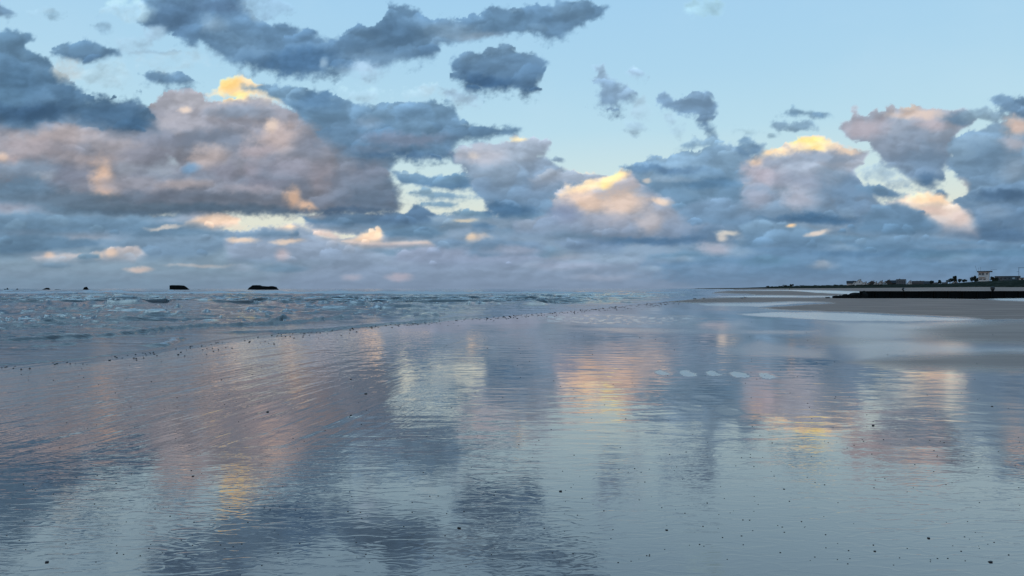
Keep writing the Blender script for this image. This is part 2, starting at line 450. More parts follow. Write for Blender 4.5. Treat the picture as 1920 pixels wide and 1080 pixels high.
bank([(1664, 384), (1700, 368), (1740, 362), (1782, 372), (1806, 390), (1826, 415), (1832, 440), (1770, 432), (1736, 415), (1712, 400)], (240, 208, 184), (160, 160, 178), kids=.6)
tint(1745, 372, 40, 9, (246, 206, 174), .9)
tint(1800, 350, 16, 16, (196, 184, 184), .7)
tint(1800, 405, 24, 14, (204, 182, 180), .8)
tint(1750, 395, 34, 9, (212, 184, 178), .7)
bank([(1636, 392), (1680, 380), (1720, 392), (1764, 425), (1740, 445), (1640, 444), (1560, 436), (1610, 414)], (108, 134, 164), (94, 124, 156), kids=.8)
bank([(1560, 446), (1680, 440), (1800, 448), (1900, 452), (1990, 450), (1990, 470), (1780, 476), (1620, 472)], (112, 138, 168), (94, 126, 160), kids=.7)
tint(1600, 474, 100, 7, (92, 124, 160), .6)
tint(1800, 462, 90, 6, (120, 142, 170), .5)
tint(960, 470, 60, 7, (152, 156, 178), .6)


def lattice(ix, iy, seed):
    h = (ix * 374761393 + iy * 668265263 + seed * 2147483647 + 1013904223) & 0xffffffff
    h = ((h ^ (h >> 13)) * 1274126177) & 0xffffffff
    h = (h ^ (h >> 16)) & 0xffffffff
    return h / 4294967295.0


def vnoise(x, y, seed=0):
    x = np.asarray(x, float); y = np.asarray(y, float)
    fx, fy = np.floor(x), np.floor(y)
    ix, iy = fx.astype(np.int64), fy.astype(np.int64)
    tx, ty = x - fx, y - fy
    tx = tx * tx * tx * (tx * (tx * 6 - 15) + 10)
    ty = ty * ty * ty * (ty * (ty * 6 - 15) + 10)
    qx, qy = x - fx, y - fy

    def g(i, j):
        th = lattice(ix + i, iy + j, seed) * (2 * math.pi)
        return np.cos(th) * (qx - i) + np.sin(th) * (qy - j)

    a, b, c, d = g(0, 0), g(1, 0), g(0, 1), g(1, 1)
    return 0.5 + 0.75 * ((a + (b - a) * tx) * (1 - ty) + (c + (d - c) * tx) * ty)


def fbm(x, y, seed=0, octs=4, gain=0.5):
    t, amp, tot = 0.0, 1.0, 0.0
    for o in range(octs):
        ca, sa = math.cos(o * 0.7), math.sin(o * 0.7)
        t = t + amp * (vnoise(x * ca - y * sa, x * sa + y * ca, seed + o * 17) - 0.5)
        tot += amp
        amp *= gain
        x, y = x * 2.03 + 3.1, y * 2.03 + 1.7
    return t / tot          # about -0.5 .. 0.5



rng = np.random.RandomState(7)


def poly_sd(px, py, pts):
    """signed distance to an outline, positive inside"""
    P = np.array(pts, float)
    best = np.full(px.shape, 1e9)
    inside = np.zeros(px.shape, bool)
    for i in range(len(P)):
        x0, y0 = P[i]
        x1, y1 = P[(i + 1) % len(P)]
        ex, ey = x1 - x0, y1 - y0
        t = np.clip(((px - x0) * ex + (py - y0) * ey) / max(ex * ex + ey * ey, 1e-6), 0, 1)
        best = np.minimum(best, (px - x0 - t * ex) ** 2 + (py - y0 - t * ey) ** 2)
        if y0 != y1:
            inside ^= ((y0 > py) != (y1 > py)) & (px < x0 + (py - y0) * ex / ey)
    return np.where(inside, 1, -1) * np.sqrt(best)


def expand(S):
    """every bank gets smaller billows along its rim and over its face"""
    out = []
    for st in S:
        out.append(st)
        if st[0] != 'p' or st[5] <= 0:
            continue
        pts, top, bot = st[1], st[7], st[8]
        xs, ys = [p[0] for p in pts], [p[1] for p in pts]
        x0, x1, y0, y1 = min(xs), max(xs), min(ys), max(ys)
        w, h = x1 - x0, y1 - y0
        n = int(st[5] * (4 + w * h / 1700.0) ** 0.85)
        for i in range(n):
            for _ in range(30):
                bx, by = rng.uniform(x0, x1), rng.uniform(y0, y1)
                sd = float(poly_sd(np.array([bx]), np.array([by]), pts)[0])
                if sd > 3:
                    break
            else:
                continue
            br = min(sd * rng.uniform(0.75, 1.15), rng.uniform(12, 44)) * (0.5 + 0.5 * min((541 - by) / 250.0, 1.0)) + 2
            f = min(max((by - y0) / max(h, 1), 0), 1)
            t = 1.0 + rng.uniform(-0.04, 0.05)
            wm = rng.uniform(-0.015, 0.02)
            c = [top[q] * (1 - f) + bot[q] * f for q in range(3)]
            c = (c[0] * (t + wm), c[1] * t, c[2] * (t - wm))
            out.append(('k', bx, by, br * rng.uniform(1.2, 2.1), br, rng.uniform(-15, 15), st[6], c, c, 0.5, 0.85))
    return out


def sst(x, a, b):
    t = np.clip((x - a) / (b - a), 0, 1)
    return t * t * (3 - 2 * t)


def paint_sky(AD, ED):
    """colour and cover of the cloud field at azimuth AD and elevation ED (degrees)"""
    A, E = np.radians(AD), np.radians(ED)
    px = 960 + F * np.tan(A)
    py = 541 - F * np.tan(E) / np.cos(A)
    # far cloud is seen small and flat
    lift = 0.30 + 0.70 * np.clip(ED / 13.0, 0, 1) ** 0.8
    gx = px / 100.0
    gy = (541 - py) / 100.0
    gyw = np.sign(gy) * np.abs(gy) ** 0.8 * 1.9
    gxw = gx
    big = fbm(gxw * 0.9, gyw * 0.9, 5, 7, 0.58)
    big2 = fbm(gxw * 0.9 + 31, gyw * 0.9 - 12, 6, 7, 0.58)
    fine = fbm(gxw * 3.4, gyw * 3.4, 8, 6, 0.62)
    fine2 = fbm(gxw * 3.4 + 7, gyw * 3.4 + 4, 9, 6, 0.62)
    wxp = (big * 40 + fine * 16) * lift
    wyp = (big2 * 30 + fine2 * 14) * lift
    cov = np.zeros_like(px)
    col = np.zeros(px.shape + (3,)) + np.array((112, 136, 166.0))
    pxw, pyw = px + wxp, py + wyp
    for (kind, x, y, rx, ry, rot, cv, ctop, cbot, soft, k) in EX:
        if kind == 'p':
            pts = x
            xs, ys = [p[0] for p in pts], [p[1] for p in pts]
            m = (px > min(xs) - 60) & (px < max(xs) + 60) & (py > min(ys) - 50) & (py < max(ys) + 50)
        else:
            R = max(rx, ry) * 1.7 + 50
            m = (np.abs(px - x) < R) & (np.abs(py - y) < (R if rot else ry * 1.7 + 50))
        rows = np.where(m.any(1))[0]
        cols = np.where(m.any(0))[0]
        if len(rows) == 0 or len(cols) == 0:
            continue
        sl = (slice(rows[0], rows[-1] + 1), slice(cols[0], cols[-1] + 1))
        if kind == 'p':
            y0, y1 = min(ys), max(ys)
            size = min(y1 - y0, max(xs) - min(xs))
            q = min(1.0, size / 60.0)
            X = px[sl] + wxp[sl] * (0.45 + 0.45 * q)
            Y = py[sl] + wyp[sl] * (0.45 + 0.45 * q)
            sd = poly_sd(X, Y, pts)
            f = np.clip((Y - y0) / max(y1 - y0, 1), 0, 1)
            edge = (fine[sl] * 15 + fine2[sl] * 5 + big2[sl] * 10) * (0.4 + 0.6 * q) * lift[sl]
            low = sst(f, 0.35, 0.9)
            wd = (9.0 + 18.0 * low + 14.0 * np.clip(big2[sl] * 2, 0, 1)) * (0.45 + 0.55 * lift[sl]) * (0.6 + 0.4 * q)
            w = sst(sd + edge, -wd * 0.7, wd)
            rim = np.exp(-np.clip(sd + edge * 0.5, 0, None) / 9.0) * (1 - low)
            cc = np.array(ctop, float) * (1 - f[..., None]) + np.array(cbot, float) * f[..., None]
            shade = 1.0 + 0.07 * rim + 0.05 * big[sl] - 0.05 * sst(f, 0.72, 1.0)
            w = w * k
        else:
            a = math.radians(rot)
            ws = 1.0 if kind == 'k' else min(1.3, 0.5 + max(rx, ry) / 50.0)
            dx, dy = px[sl] + wxp[sl] * ws - x, -(py[sl] + wyp[sl] * ws - y)
            u = (dx * math.cos(a) + dy * math.sin(a)) / (rx + 1.5)
            v = (-dx * math.sin(a) + dy * math.cos(a)) / (ry + 1.5)
            d = np.sqrt(u * u + v * v)
            rmin = max(min(rx, ry), 4)
            dn = d - fine[sl] * np.clip(14.0 / rmin, 0.15, 1.0) * 0.9
            if kind == 't':
                w = (1 - sst(d - fine[sl] * 0.7 - fine2[sl] * 0.3, 0.25, 1.35)) * k
                shade = np.ones_like(u)
            elif kind == 'k':
                # a billow: crisp crown, fading into the bank below it
                wt = 1 - sst(dn, 0.82, 1.05)
                w = wt * sst(v, -0.9, 0.35) * k
                shade = 1.0 + 0.17 * np.clip(v - 0.25 * u, -1, 1)
            else:
                fr = np.clip(9.0 / rmin, 0.15, 0.7)
                w = (1 - sst(dn, 1.0 - fr * 0.7, 1.0 + fr)) * k
                shade = 1.0 + 0.05 * np.clip(v, -1, 1)
            if kind == 'g':
                cov[sl] = cov[sl] * (1 - w)
                continue
            cc = np.array(ctop, float)[None, None, :]
        cc = cc * shade[..., None]
        have = sst(cov[sl], 0.0, 0.5)
        if kind == 't':
            mm = w
        elif kind == 'k':
            mm = w * have
        else:
            mm = w * have + (1 - have) * (w > 0.0)
        mm = mm[..., None]
        col[sl] = col[sl] * (1 - mm) + cc * mm
        if kind == 't':
            pass
        elif kind == 'k':
            cov[sl] = np.maximum(cov[sl], w * cv * sst(cov[sl], 0.0, 0.3))
        elif cv >= 0.9:
            cov[sl] = cov[sl] + (1 - cov[sl]) * w * cv
        else:
            cov[sl] = np.maximum(cov[sl], cv * w)
    # relief of the billows all over
    off = 0.12
    b1 = fbm(gxw * 1.0 + big * 0.5, gyw * 1.5 + big2 * 0.5, 21, 5, 0.5)
    b2 = fbm((gxw - off) * 1.0 + big * 0.5, (gyw + off) * 1.5 + big2 * 0.5, 21, 5, 0.5)
    rel = np.clip((b1 - b2) * 0.7, -0.08, 0.08) * (0.3 + 0.7 * lift)
    tone = 1.0 + rel + 0.07 * big + 0.035 * fine
    # wisps: thin places break up
    al = sst(cov + fine * (1 - cov) * 1.9 + fine2 * (1 - cov) * 0.9, 0.06, 0.90)
    al = np.where(cov < 0.01, 0, al)
    thin = 1 - al
    tone = tone + 0.10 * thin
    lum = col.mean(-1, keepdims=True) / 255.0
    col = col * (1 + 0.20 * (lum - 0.575) / np.maximum(lum, 0.2))
    col = col * tone[..., None] / 255.0 * np.array((1.03, 1.055, 1.035))
    return np.clip(col, 0, 1.0), al


def clear_sky(ED):
    st = [(-5, (236, 224, 196)), (5, (228, 231, 216)), (8.5, (208, 231, 233)), (12, (188, 224, 240)), (16, (172, 216, 243)), (22, (158, 207, 244)),
          (45, (120, 172, 214)), (90, (88, 136, 186))]
    return np.stack([np.interp(ED, [p for p, _ in st], [c[i] / 255.0 for _, c in st]) for i in range(3)], -1)


def murk(im, ED):
    m = (0.55 * (1 - sst(ED, 0.0, 2.0)))[..., None]
    return im * (1 - m) + np.array((122, 142, 168)) / 255.0 * m


EX = expand(S)
# ==ENDSKYPAINT

world = bpy.data.worlds.new('World')
scene.world = world
world.use_nodes = True


def clear_nodes(W, el, P):
    """the clear evening sky: pale cream low down, blue above, with a little of the physical sky in it"""
    lin = lambda c: srgb(c)
    clear = W.ramp(W.math('DIVIDE', el, 90.0, clamp=True), [
        (0.0, lin((236, 224, 196))), (0.055, lin((228, 231, 216))), (0.094, lin((208, 231, 233))), (0.133, lin((188, 224, 240))),
        (0.178, lin((176, 217, 241))), (0.245, lin((165, 210, 242))), (0.5, lin((120, 172, 214))), (1.0, lin((88, 136, 186)))])
    sky = W.n.new('ShaderNodeTexSky')
    sky.sky_type = 'NISHITA'
    sky.sun_disc = False
    sky.sun_elevation = SUN_EL
    sky.sun_rotation = SUN_AZ
    nsk = W.vmath('SCALE', sky.outputs[0], scale=0.06)
    clear = W.mixc(0.04, clear, nsk)
    veil = W.noise(P, 0.07, 5.0, 0.6)
    return W.mixc(W.math('MULTIPLY', W.smooth(veil.outputs['Fac'], 0.45, 0.75), 0.10), clear, (0.62, 0.78, 0.90, 1))


def bearings(W, vec):
    x, y, z = W.sep(W.vmath('NORMALIZE', vec))
    az = W.math('MULTIPLY', W.math('ARCTAN2', x, y), 57.29578)
    el = W.math('MULTIPLY', W.math('ARCSINE', z), 57.29578)
    el = W.math('ABSOLUTE', el)
    P = W.comb(az, W.math('MULTIPLY', el, 1.5), 0.0)
    return az, el, P


world.node_tree.nodes.clear()
W = NT(world.node_tree)
tc = W.n.new('ShaderNodeTexCoord')
az, el, P = bearings(W, tc.outputs['Generated'])
clear = clear_nodes(W, el, P)
# the same broken cloud all round and overhead
hn = W.noise(P, 0.045, 8.0, 0.58)
low = W.smooth(el, 0.0, 22.0, 0.20, 0.0)
a_ = W.smooth(W.math('ADD', hn.outputs['Fac'], low), 0.50, 0.64)
cn = W.noise(P, 0.09, 6.0, 0.55)
cc = W.mixc(W.smooth(cn.outputs['Fac'], 0.35, 0.7), srgb((96, 124, 156)) + (1,), srgb((150, 156, 174)) + (1,))
final = W.mixc(a_, clear, cc)
bg = W.n.new('ShaderNodeBackground')
W.put(bg, 0, final)
bg.inputs[1].default_value = 1.0
wo = W.n.new('ShaderNodeOutputWorld')
W.l.new(bg.outputs[0], wo.inputs[0])


# ---------------------------------------------------------------- helpers
def material(name):
    m = bpy.data.materials.new(name)
    m.use_nodes = True
    m.node_tree.nodes.clear()
    T = NT(m.node_tree)
    out = T.n.new('ShaderNodeOutputMaterial')
    return m, T, out


def grid_mesh(name, X, Y, Z, attrs=None, mask=None):
    r, c = X.shape
    co = np.stack([X, Y, Z], -1).reshape(-1, 3).astype(np.float32)
    i = np.arange(r * c).reshape(r, c)
    f = np.stack([i[:-1, :-1], i[:-1, 1:], i[1:, 1:], i[1:, :-1]], -1).reshape(-1, 4)
    if mask is not None:
        mk = mask.reshape(-1)
        f = f[mk[f].any(1)]
        used = np.zeros(r * c, bool)
        used[f.reshape(-1)] = True
        remap = np.cumsum(used) - 1
        f = remap[f]
        co = co[used]
    me = bpy.data.meshes.new(name)
    me.vertices.add(len(co))
    me.vertices.foreach_set('co', co.reshape(-1))
    me.loops.add(f.size)
    me.loops.foreach_set('vertex_index', f.reshape(-1).astype(np.int32))
    me.polygons.add(len(f))
    me.polygons.foreach_set('loop_start', (np.arange(len(f)) * 4).astype(np.int32))
    me.polygons.foreach_set('loop_total', np.full(len(f), 4, np.int32))
    me.polygons.foreach_set('use_smooth', np.ones(len(f), bool))
    me.update(calc_edges=True)
    for an, av in (attrs or {}).items():
        if av.ndim == 3:
            at = me.attributes.new(an, 'FLOAT_COLOR', 'POINT')
            v = np.concatenate([av.reshape(-1, 3), np.ones((r * c, 1))], 1)
            if mask is not None:
                v = v[used]
            at.data.foreach_set('color', v.reshape(-1).astype(np.float32))
        else:
            at = me.attributes.new(an, 'FLOAT', 'POINT')
            v = av.reshape(-1)
            if mask is not None:
                v = v[used]
            at.data.foreach_set('value', v.astype(np.float32))
    ob = bpy.data.objects.new(name, me)
    C.objects.link(ob)
    return ob


def tag(o, label=None, cat=None, group=None, kind=None):
    if label:
        o['label'] = label
    if cat:
        o['category'] = cat
    if group:
        o['group'] = group
    if kind:
        o['kind'] = kind
    return o


def empty(name, loc=(0, 0, 0), rz=0.0):
    o = bpy.data.objects.new(name, None)
    C.objects.link(o)
    o.location = loc
    o.rotation_euler = (0, 0, rz)
    return o


def obj(name, bm, mat, parent=None, smooth=False):
    me = bpy.data.meshes.new(name)
    bmesh.ops.recalc_face_normals(bm, faces=bm.faces)
    bm.to_mesh(me)
    bm.free()
    if smooth:
        me.polygons.foreach_set('use_smooth', np.ones(len(me.polygons), bool))
    me.materials.append(mat)
    o = bpy.data.objects.new(name, me)
    C.objects.link(o)
    if parent:
        o.parent = parent
    return o


def add_box(bm, c, s, rz=0.0, taper=1.0):
    vs = []
    for z in (-.5, .5):
        t = 1.0 if z < 0 else taper
        for x, y in ((-.5, -.5), (.5, -.5), (.5, .5), (-.5, .5)):
            X, Y = x * s[0] * t, y * s[1] * t
            vs.append(bm.verts.new((c[0] + X * math.cos(rz) - Y * math.sin(rz), c[1] + X * math.sin(rz) + Y * math.cos(rz), c[2] + z * s[2])))
    for f in ((0, 3, 2, 1), (4, 5, 6, 7), (0, 1, 5, 4), (1, 2, 6, 5), (2, 3, 7, 6), (3, 0, 4, 7)):
        bm.faces.new([vs[i] for i in f])
    return bm


def box(c, s, rz=0.0, taper=1.0):
    return add_box(bmesh.new(), c, s, rz, taper)


def add_rod(bm, a, b, r, n=8, r2=None):
    a, b = Vector(a), Vector(b)
    d = (b - a).normalized()
    u = d.orthogonal().normalized()
    w = d.cross(u)
    rings = []
    for p, rr in ((a, r), (b, r if r2 is None else r2)):
        rings.append([bm.verts.new(p + (u * math.cos(2 * math.pi * i / n) + w * math.sin(2 * math.pi * i / n)) * rr) for i in range(n)])
    for i in range(n):
        bm.faces.new([rings[0][i], rings[0][(i + 1) % n], rings[1][(i + 1) % n], rings[1][i]])
    bm.faces.new(rings[0][::-1])
    bm.faces.new(rings[1])
    return bm


def lump(c, s, seed, rough=0.25, sub=3, flat=0.0, squash=2.0):
    """a weathered block of stone: a squashed ball with broken faces"""
    bm = bmesh.new()
    bmesh.ops.create_icosphere(bm, subdivisions=sub, radius=1.0)
    r = random.Random(seed)
    ph = [Vector((r.uniform(-9, 9), r.uniform(-9, 9), r.uniform(-9, 9))) for _ in range(3)]
    from mathutils import noise as mn
    for v in bm.verts:
        p = v.co.copy()
        q = Vector([math.copysign(abs(k) ** (1 / squash * 1.4), k) for k in p])
        n = mn.noise(p * 1.6 + ph[0]) * rough + mn.noise(p * 4.5 + ph[1]) * rough * 0.45
        q = q * (1 + n)
        if flat and q.z < -flat:
            q.z = -flat
        v.co = Vector((c[0] + q.x * s[0], c[1] + q.y * s[1], c[2] + q.z * s[2]))
    return bm


def PX(x, d):
    """ground point at distance d in the direction of the photograph's column x"""
    return (x - 960.0) / F * d


def dist_of(y):
    return CAM_H * F / (y - 541.0)


def plain(name, colour, rough=0.7, noise=0.25, scale=3.0, spec=0.3, col2=None):
    m, T, out = material(name)
    tc = T.n.new('ShaderNodeTexCoord')
    n = T.noise(tc.outputs['Object'], scale, 6.0, 0.6)
    c2 = col2 or tuple(k * (1 - noise) for k in colour)
    c = T.mixc(T.smooth(n.outputs['Fac'], 0.35, 0.65), colour + (1,), c2 + (1,))
    b = T.n.new('ShaderNodeBsdfPrincipled')
    T.put(b, 'Base Color', c)
    b.inputs['Roughness'].default_value = rough
    b.inputs['Specular IOR Level'].default_value = spec
    bp = T.n.new('ShaderNodeBump')
    bp.inputs['Strength'].default_value = 0.5
    bp.inputs['Distance'].default_value = 0.02
    T.put(bp, 'Height', n.outputs['Fac'])
    T.put(b, 'Normal', bp.outputs[0])
    T.l.new(b.outputs[0], out.inputs[0])
    return m


# ---------------------------------------------------------------- sky: a far backdrop carrying the cloud field
R_SKY = 42000.0
az_f = np.arange(-43.0, 43.001, 0.07)
az_c = np.concatenate([np.arange(43.35, 66, 0.35), [68, 71, 74.0]])
azs = np.concatenate([-az_c[::-1], az_f, az_c])
els = np.concatenate([[-0.5, -0.2], np.arange(0, 24.6, 0.07), [25.5, 27, 29, 32]])
AD, ED = np.meshgrid(azs, els)
ccol, ccov = paint_sky(AD, np.maximum(ED, 0.0))
fade = (1 - sst(np.abs(AD), 44, 65)) * (1 - sst(ED, 24.3, 31.5))
Ar, Er = np.radians(AD), np.radians(ED)
sky_o = grid_mesh('sky', R_SKY * np.cos(Er) * np.sin(Ar), R_SKY * np.cos(Er) * np.cos(Ar), R_SKY * np.sin(Er),
                  {'cloud_colour': np.power(ccol, 2.2), 'cloud_cover': ccov, 'sheet': fade})
tag(sky_o, kind='structure')
m, T, out = material('evening_sky')
geo = T.n.new('ShaderNodeNewGeometry')
az, el, P = bearings(T, geo.outputs['Position'])
clear = clear_nodes(T, el, P)
c = T.mixc(T.attr('cloud_cover').outputs['Fac'], clear, T.attr('cloud_colour').outputs['Color'])
c = T.mixc(T.smooth(el, 0.0, 1.8, 0.5, 0.0), c, srgb((122, 142, 168)) + (1,))
em = T.n.new('ShaderNodeEmission')
T.put(em, 0, c)
tr = T.n.new('ShaderNodeBsdfTransparent')
mx = T.n.new('ShaderNodeMixShader')
T.put(mx, 0, T.attr('sheet').outputs['Fac'])
T.l.new(tr.outputs[0], mx.inputs[1]); T.l.new(em.outputs[0], mx.inputs[2])
T.l.new(mx.outputs[0], out.inputs[0])
m.cycles.emission_sampling = 'NONE'
sky_o.data.materials.append(m)

# ---------------------------------------------------------------- the beach
SHORE = [(-30, -23.0), (0, -13.5), (15.3, -10.6), (16.9, -9.7), (20.0, -9.1), (25.5, -8.9), (30.4, -7.0), (35.8, -4.1), (43.5, -0.3), (56.9, 5.7), (76.5, 13.2),
         (103, 23.8), (130, 33), (150, 42), (246, 66), (444, 124), (1000, 305), (2200, 700), (9000, 2600), (45000, 12000)]


def shore_x(y):
    y = np.asarray(y, float)
    lobes = 1.5 * fbm(y * 0.22, y * 0.0 + 3.3, 47, 3, 0.5) * np.clip(y / 30.0, 0.4, 2.2) * (y > 4)
    return np.interp(y, [p[0] for p in SHORE], [p[1] for p in SHORE]) + lobes


def rows_px(y_far_px, y_near_px, step):
    return CAM_H * F / np.arange(y_near_px, y_far_px, -step)


ys = np.concatenate([[-40000, -5000, -800, -150, -40, -12, -4, 0.5, 1.5, 2.2, 2.8, 3.2, 3.6], rows_px(8.0, 580.0, 1.3), rows_px(0.9, 7.7, 0.22), [2800, 3600, 5000, 8000, 15000, 30000, 43000]])
us = np.linspace(-1, 1, 860)
us = np.sign(us) * np.abs(us) ** 1.05 * 1.15
_o = np.array([1.3, 1.6, 2.2, 3.5, 7, 18, 60])
us = np.concatenate([-_o[::-1], us, _o])
Yg, Ug = np.meshgrid(ys, us, indexing='ij')
Xg = Ug * (np.abs(Yg) + 2.0) * 0.9
SPX = 960 + F * Xg / np.maximum(Yg, 0.5)
SPY = 541 + F * CAM_H / np.maximum(Yg, 0.5)
s_in = Xg - shore_x(Yg)                      # metres inland of the waterline
sn = fbm(Xg * 0.11, Yg * 0.05, 51, 4, 0.5)


def region(pts, w, warp=1.0):
    X = SPX + warp * 26 * fbm(SPX / 90.0, SPY / 9.0, 61, 4, 0.55)
    Y = SPY + warp * np.clip((SPY - 541) * 0.06, 0.2, 5) * fbm(SPX / 60.0, SPY / 12.0, 62, 4, 0.55)
    # outlines are flat and long on the picture, so stretch before measuring
    k = 7.0
    return sst(poly_sd(X, Y * k, [(a, b * k) for a, b in pts]), -w, w)


dry = np.zeros_like(Xg)
for pts, w, amt in [
    ([(1326, 548.2), (1370, 545.6), (1480, 545.6), (1530, 549), (1600, 552.5), (1560, 555.4), (1420, 553.6), (1402, 551.6), (1370, 550.6)], 5, 1.0),
    ([(1246, 566.4), (1290, 562), (1340, 559.3), (1420, 558.2), (1560, 559), (1700, 560), (1850, 562), (1880, 564.5), (2100, 572), (2100, 596), (1990, 600), (1850, 602), (1810, 598), (1750, 594), (1640, 589),
      (1560, 586), (1500, 584), (1450, 581.5), (1425, 578.4), (1500, 574), (1560, 569.6), (1540, 567.2), (1480, 566.2), (1440, 567.8), (1300, 568.6)], 6, 1.0),
    ([(1720, 622), (1800, 610), (1990, 598), (2150, 596), (2150, 655), (1990, 652), (1850, 648), (1750, 643)], 70, 0.85),
    ([(1610, 684), (1720, 674), (1860, 666), (2150, 660), (2150, 712), (1990, 702), (1850, 700), (1700, 694)], 66, 0.8),
    ([(1460, 636), (1600, 634), (1680, 642), (1600, 650), (1480, 648)], 30, 0.30),
]:
    dry = np.maximum(dry, region(pts, w) * amt)
dry = np.where(Yg > 150, np.maximum(dry, sst(s_in, 70, 130) * sst(Yg, 330, 420)), dry)
film = np.zeros_like(Xg)                     # rippled water film, looks pale because it mirrors the high sky
for pts, w, amt in [
    ([(1300, 569.5), (1430, 569.2), (1480, 567), (1545, 568), (1480, 572), (1425, 576.5), (1330, 575)], 8, .8),
    ([(1376, 590), (1450, 586.5), (1560, 587.5), (1700, 593.5), (1850, 602), (1700, 605), (1560, 603), (1440, 596)], 9, 1.0),
    ([(1540, 604), (1700, 606), (1850, 605), (1780, 622), (1700, 640), (1850, 655), (2150, 655), (2150, 668), (1850, 666), (1700, 672), (1600, 684), (1560, 650)], 60, .8),
    ([(1290, 556.5), (1420, 554.6), (1560, 556), (1580, 558), (1400, 557.4)], 5, 1.0),
    ([(1340, 544.2), (1530, 544.4), (1680, 546), (1640, 552), (1570, 552), (1500, 547), (1470, 545.3)], 5, 1.0),
    ([(1850, 561), (1990, 556), (2100, 556), (2100, 571), (1880, 564)], 8, 1.0),
    ([(1060, 617), (1200, 617), (1400, 621), (1600, 622), (1500, 630), (1300, 629), (1150, 625)], 24, .55),
    ([(1420, 640), (1560, 664), (1560, 676), (1400, 672), (1340, 660)], 40, .6),
    ([(1340, 575), (1460, 579), (1540, 586), (1400, 586), (1300, 582)], 14, .35),
    ([(1690, 702), (2150, 706), (2150, 830), (1900, 840), (1680, 760)], 90, .25),
    ([(1000, 594), (1120, 592), (1280, 598), (1330, 606), (1180, 608), (1040, 604)], 14, .15),
]:
    film = np.maximum(film, region(pts, w) * amt)
# small bright patches of standing water in rows
cells = vnoise(SPX / 16.0 + 50, SPY / 2.3, 71)
patch = region([(990, 592), (1120, 590), (1290, 596), (1350, 607), (1180, 611), (1020, 606)], 26) * sst(cells + 0.25 * vnoise(SPX / 60.0, SPY / 5.0, 72), 0.62, 0.74)
film = np.maximum(film, patch * 0.9)
film = film * (1 - dry)

# shape of the sand: a gentle slope up from the water, low bars, flow marks running along the shore
Zg = 0.05 * np.tanh(s_in / 7.0) + 0.02 * np.clip(s_in, -10, 0) + 0.03 * dry
al_x, al_y = 0.19, 0.98                     # direction of the flow marks
ca_, cl_ = Xg * al_y - Yg * al_x, Xg * al_x + Yg * al_y
flow = fbm(ca_ * 2.3, cl_ * 0.22, 81, 4, 0.5)
fl_a = sst(-(SPX - 950) / 500.0, 0.0, 0.8) * sst(900 - SPY, 0, 140) * (Yg < 60)
Zg = Zg + flow * 0.020 * fl_a
swl = fbm(Xg * 0.5, Yg * 0.22, 83, 3, 0.5)
Zg = Zg + swl * 0.012 * sst(Yg, 3, 8) * (1 - sst(Yg, 40, 80))
# shallow hollows in a row (old footprints full of water) and three more in front of them
HOLES = [(1243, 704, 16, 4.4, .8), (1291, 706, 18, 6, .95), (1339, 705.5, 17, 5, 1), (1388, 708, 21, 5.4, 1), (1439, 710, 18, 5.4, .9),
         (1325, 754, 24, 6, .22), (1298, 772, 30, 9, .24), (1366, 779, 30, 9, .24)]
hole = np.zeros_like(Xg)
for hx, hy, rx, ry, a in HOLES:
    q = ((SPX - hx + 9 * fbm(SPX / 14.0, SPY / 5.0, 90)) / (rx * (1 - 0.35 * np.sign(SPX - hx) * 0))) ** 2 + ((SPY - hy - (SPX - hx) * 0.14 + 5 * fbm(SPX / 10.0, SPY / 6.0, 91)) / (ry * np.clip(1.0 - 0.5 * (SPX - hx) / rx, 0.5, 1.2))) ** 2
    hole = np.maximum(hole, a * (1 - sst(np.sqrt(q), 0.72, 1.08)))
Zg = Zg - 0.006 * hole
# far beach climbs to a low berm in front of the dunes
COAST = [(-50, 190), (0, 190), (250, 190), (300, 203), (450, 256), (700, 323), (1300, 440), (2200, 560), (9000, 2300)]
coast_x = np.interp(Yg, [p[0] for p in COAST], [p[1] for p in COAST])
up = sst(Xg - coast_x, -75, 0)
Zg = Zg + up * np.interp(Yg, [0, 300, 700, 1300, 2200], [2.5, 2.45, 2.1, 1.9, 1.7])
dry = np.maximum(dry, sst(up, 0.02, 0.2))
beach = grid_mesh('wet_sand_beach', Xg, Yg, Zg, {'dry': dry, 'film': film, 'hole': hole, 'flowmark': fl_a})
tag(beach, kind='structure')

m, T, out = material('wet_sand')
geo = T.n.new('ShaderNodeNewGeometry')
pos = geo.outputs['Position']
gx, gy, gz = T.sep(pos)
a_dry = T.attr('dry').outputs['Fac']
a_film = T.attr('film').outputs['Fac']
a_hole = T.attr('hole').outputs['Fac']
a_flow = T.attr('flowmark').outputs['Fac']
grain = T.noise(pos, 9.0, 8.0, 0.7)
patchn = T.noise(T.comb(T.math('MULTIPLY', gx, 0.35), T.math('MULTIPLY', gy, 0.16), 0.0), 1.0, 5.0, 0.55)
base = T.mixc(T.smooth(grain.outputs['Fac'], 0.3, 0.7), (0.058, 0.034, 0.027, 1), (0.082, 0.050, 0.040, 1))
grain2 = T.noise(T.comb(T.math('MULTIPLY', gx, 0.12), T.math('MULTIPLY', gy, 0.5), 0.0), 1.0, 7.0, 0.65)
dryc = T.mixc(T.smooth(T.math('MULTIPLY_ADD', grain2.outputs['Fac'], 0.8, T.math('MULTIPLY', grain.outputs['Fac'], 0.2)), 0.38, 0.62), (0.24, 0.140, 0.105, 1), (0.40, 0.25, 0.19, 1))
base = T.mixc(a_dry, base, dryc)
fall = T.math('POWER', T.math('DIVIDE', 6.5, T.math('MAXIMUM', gy, 6.5)), 1.6)          # ripples read weaker as they shrink
r1 = T.noise(T.comb(T.math('MULTIPLY', gx, 3.4), T.math('MULTIPLY', gy, 9.0), 0.0), 1.0, 2.0, 0.45, 0.8)
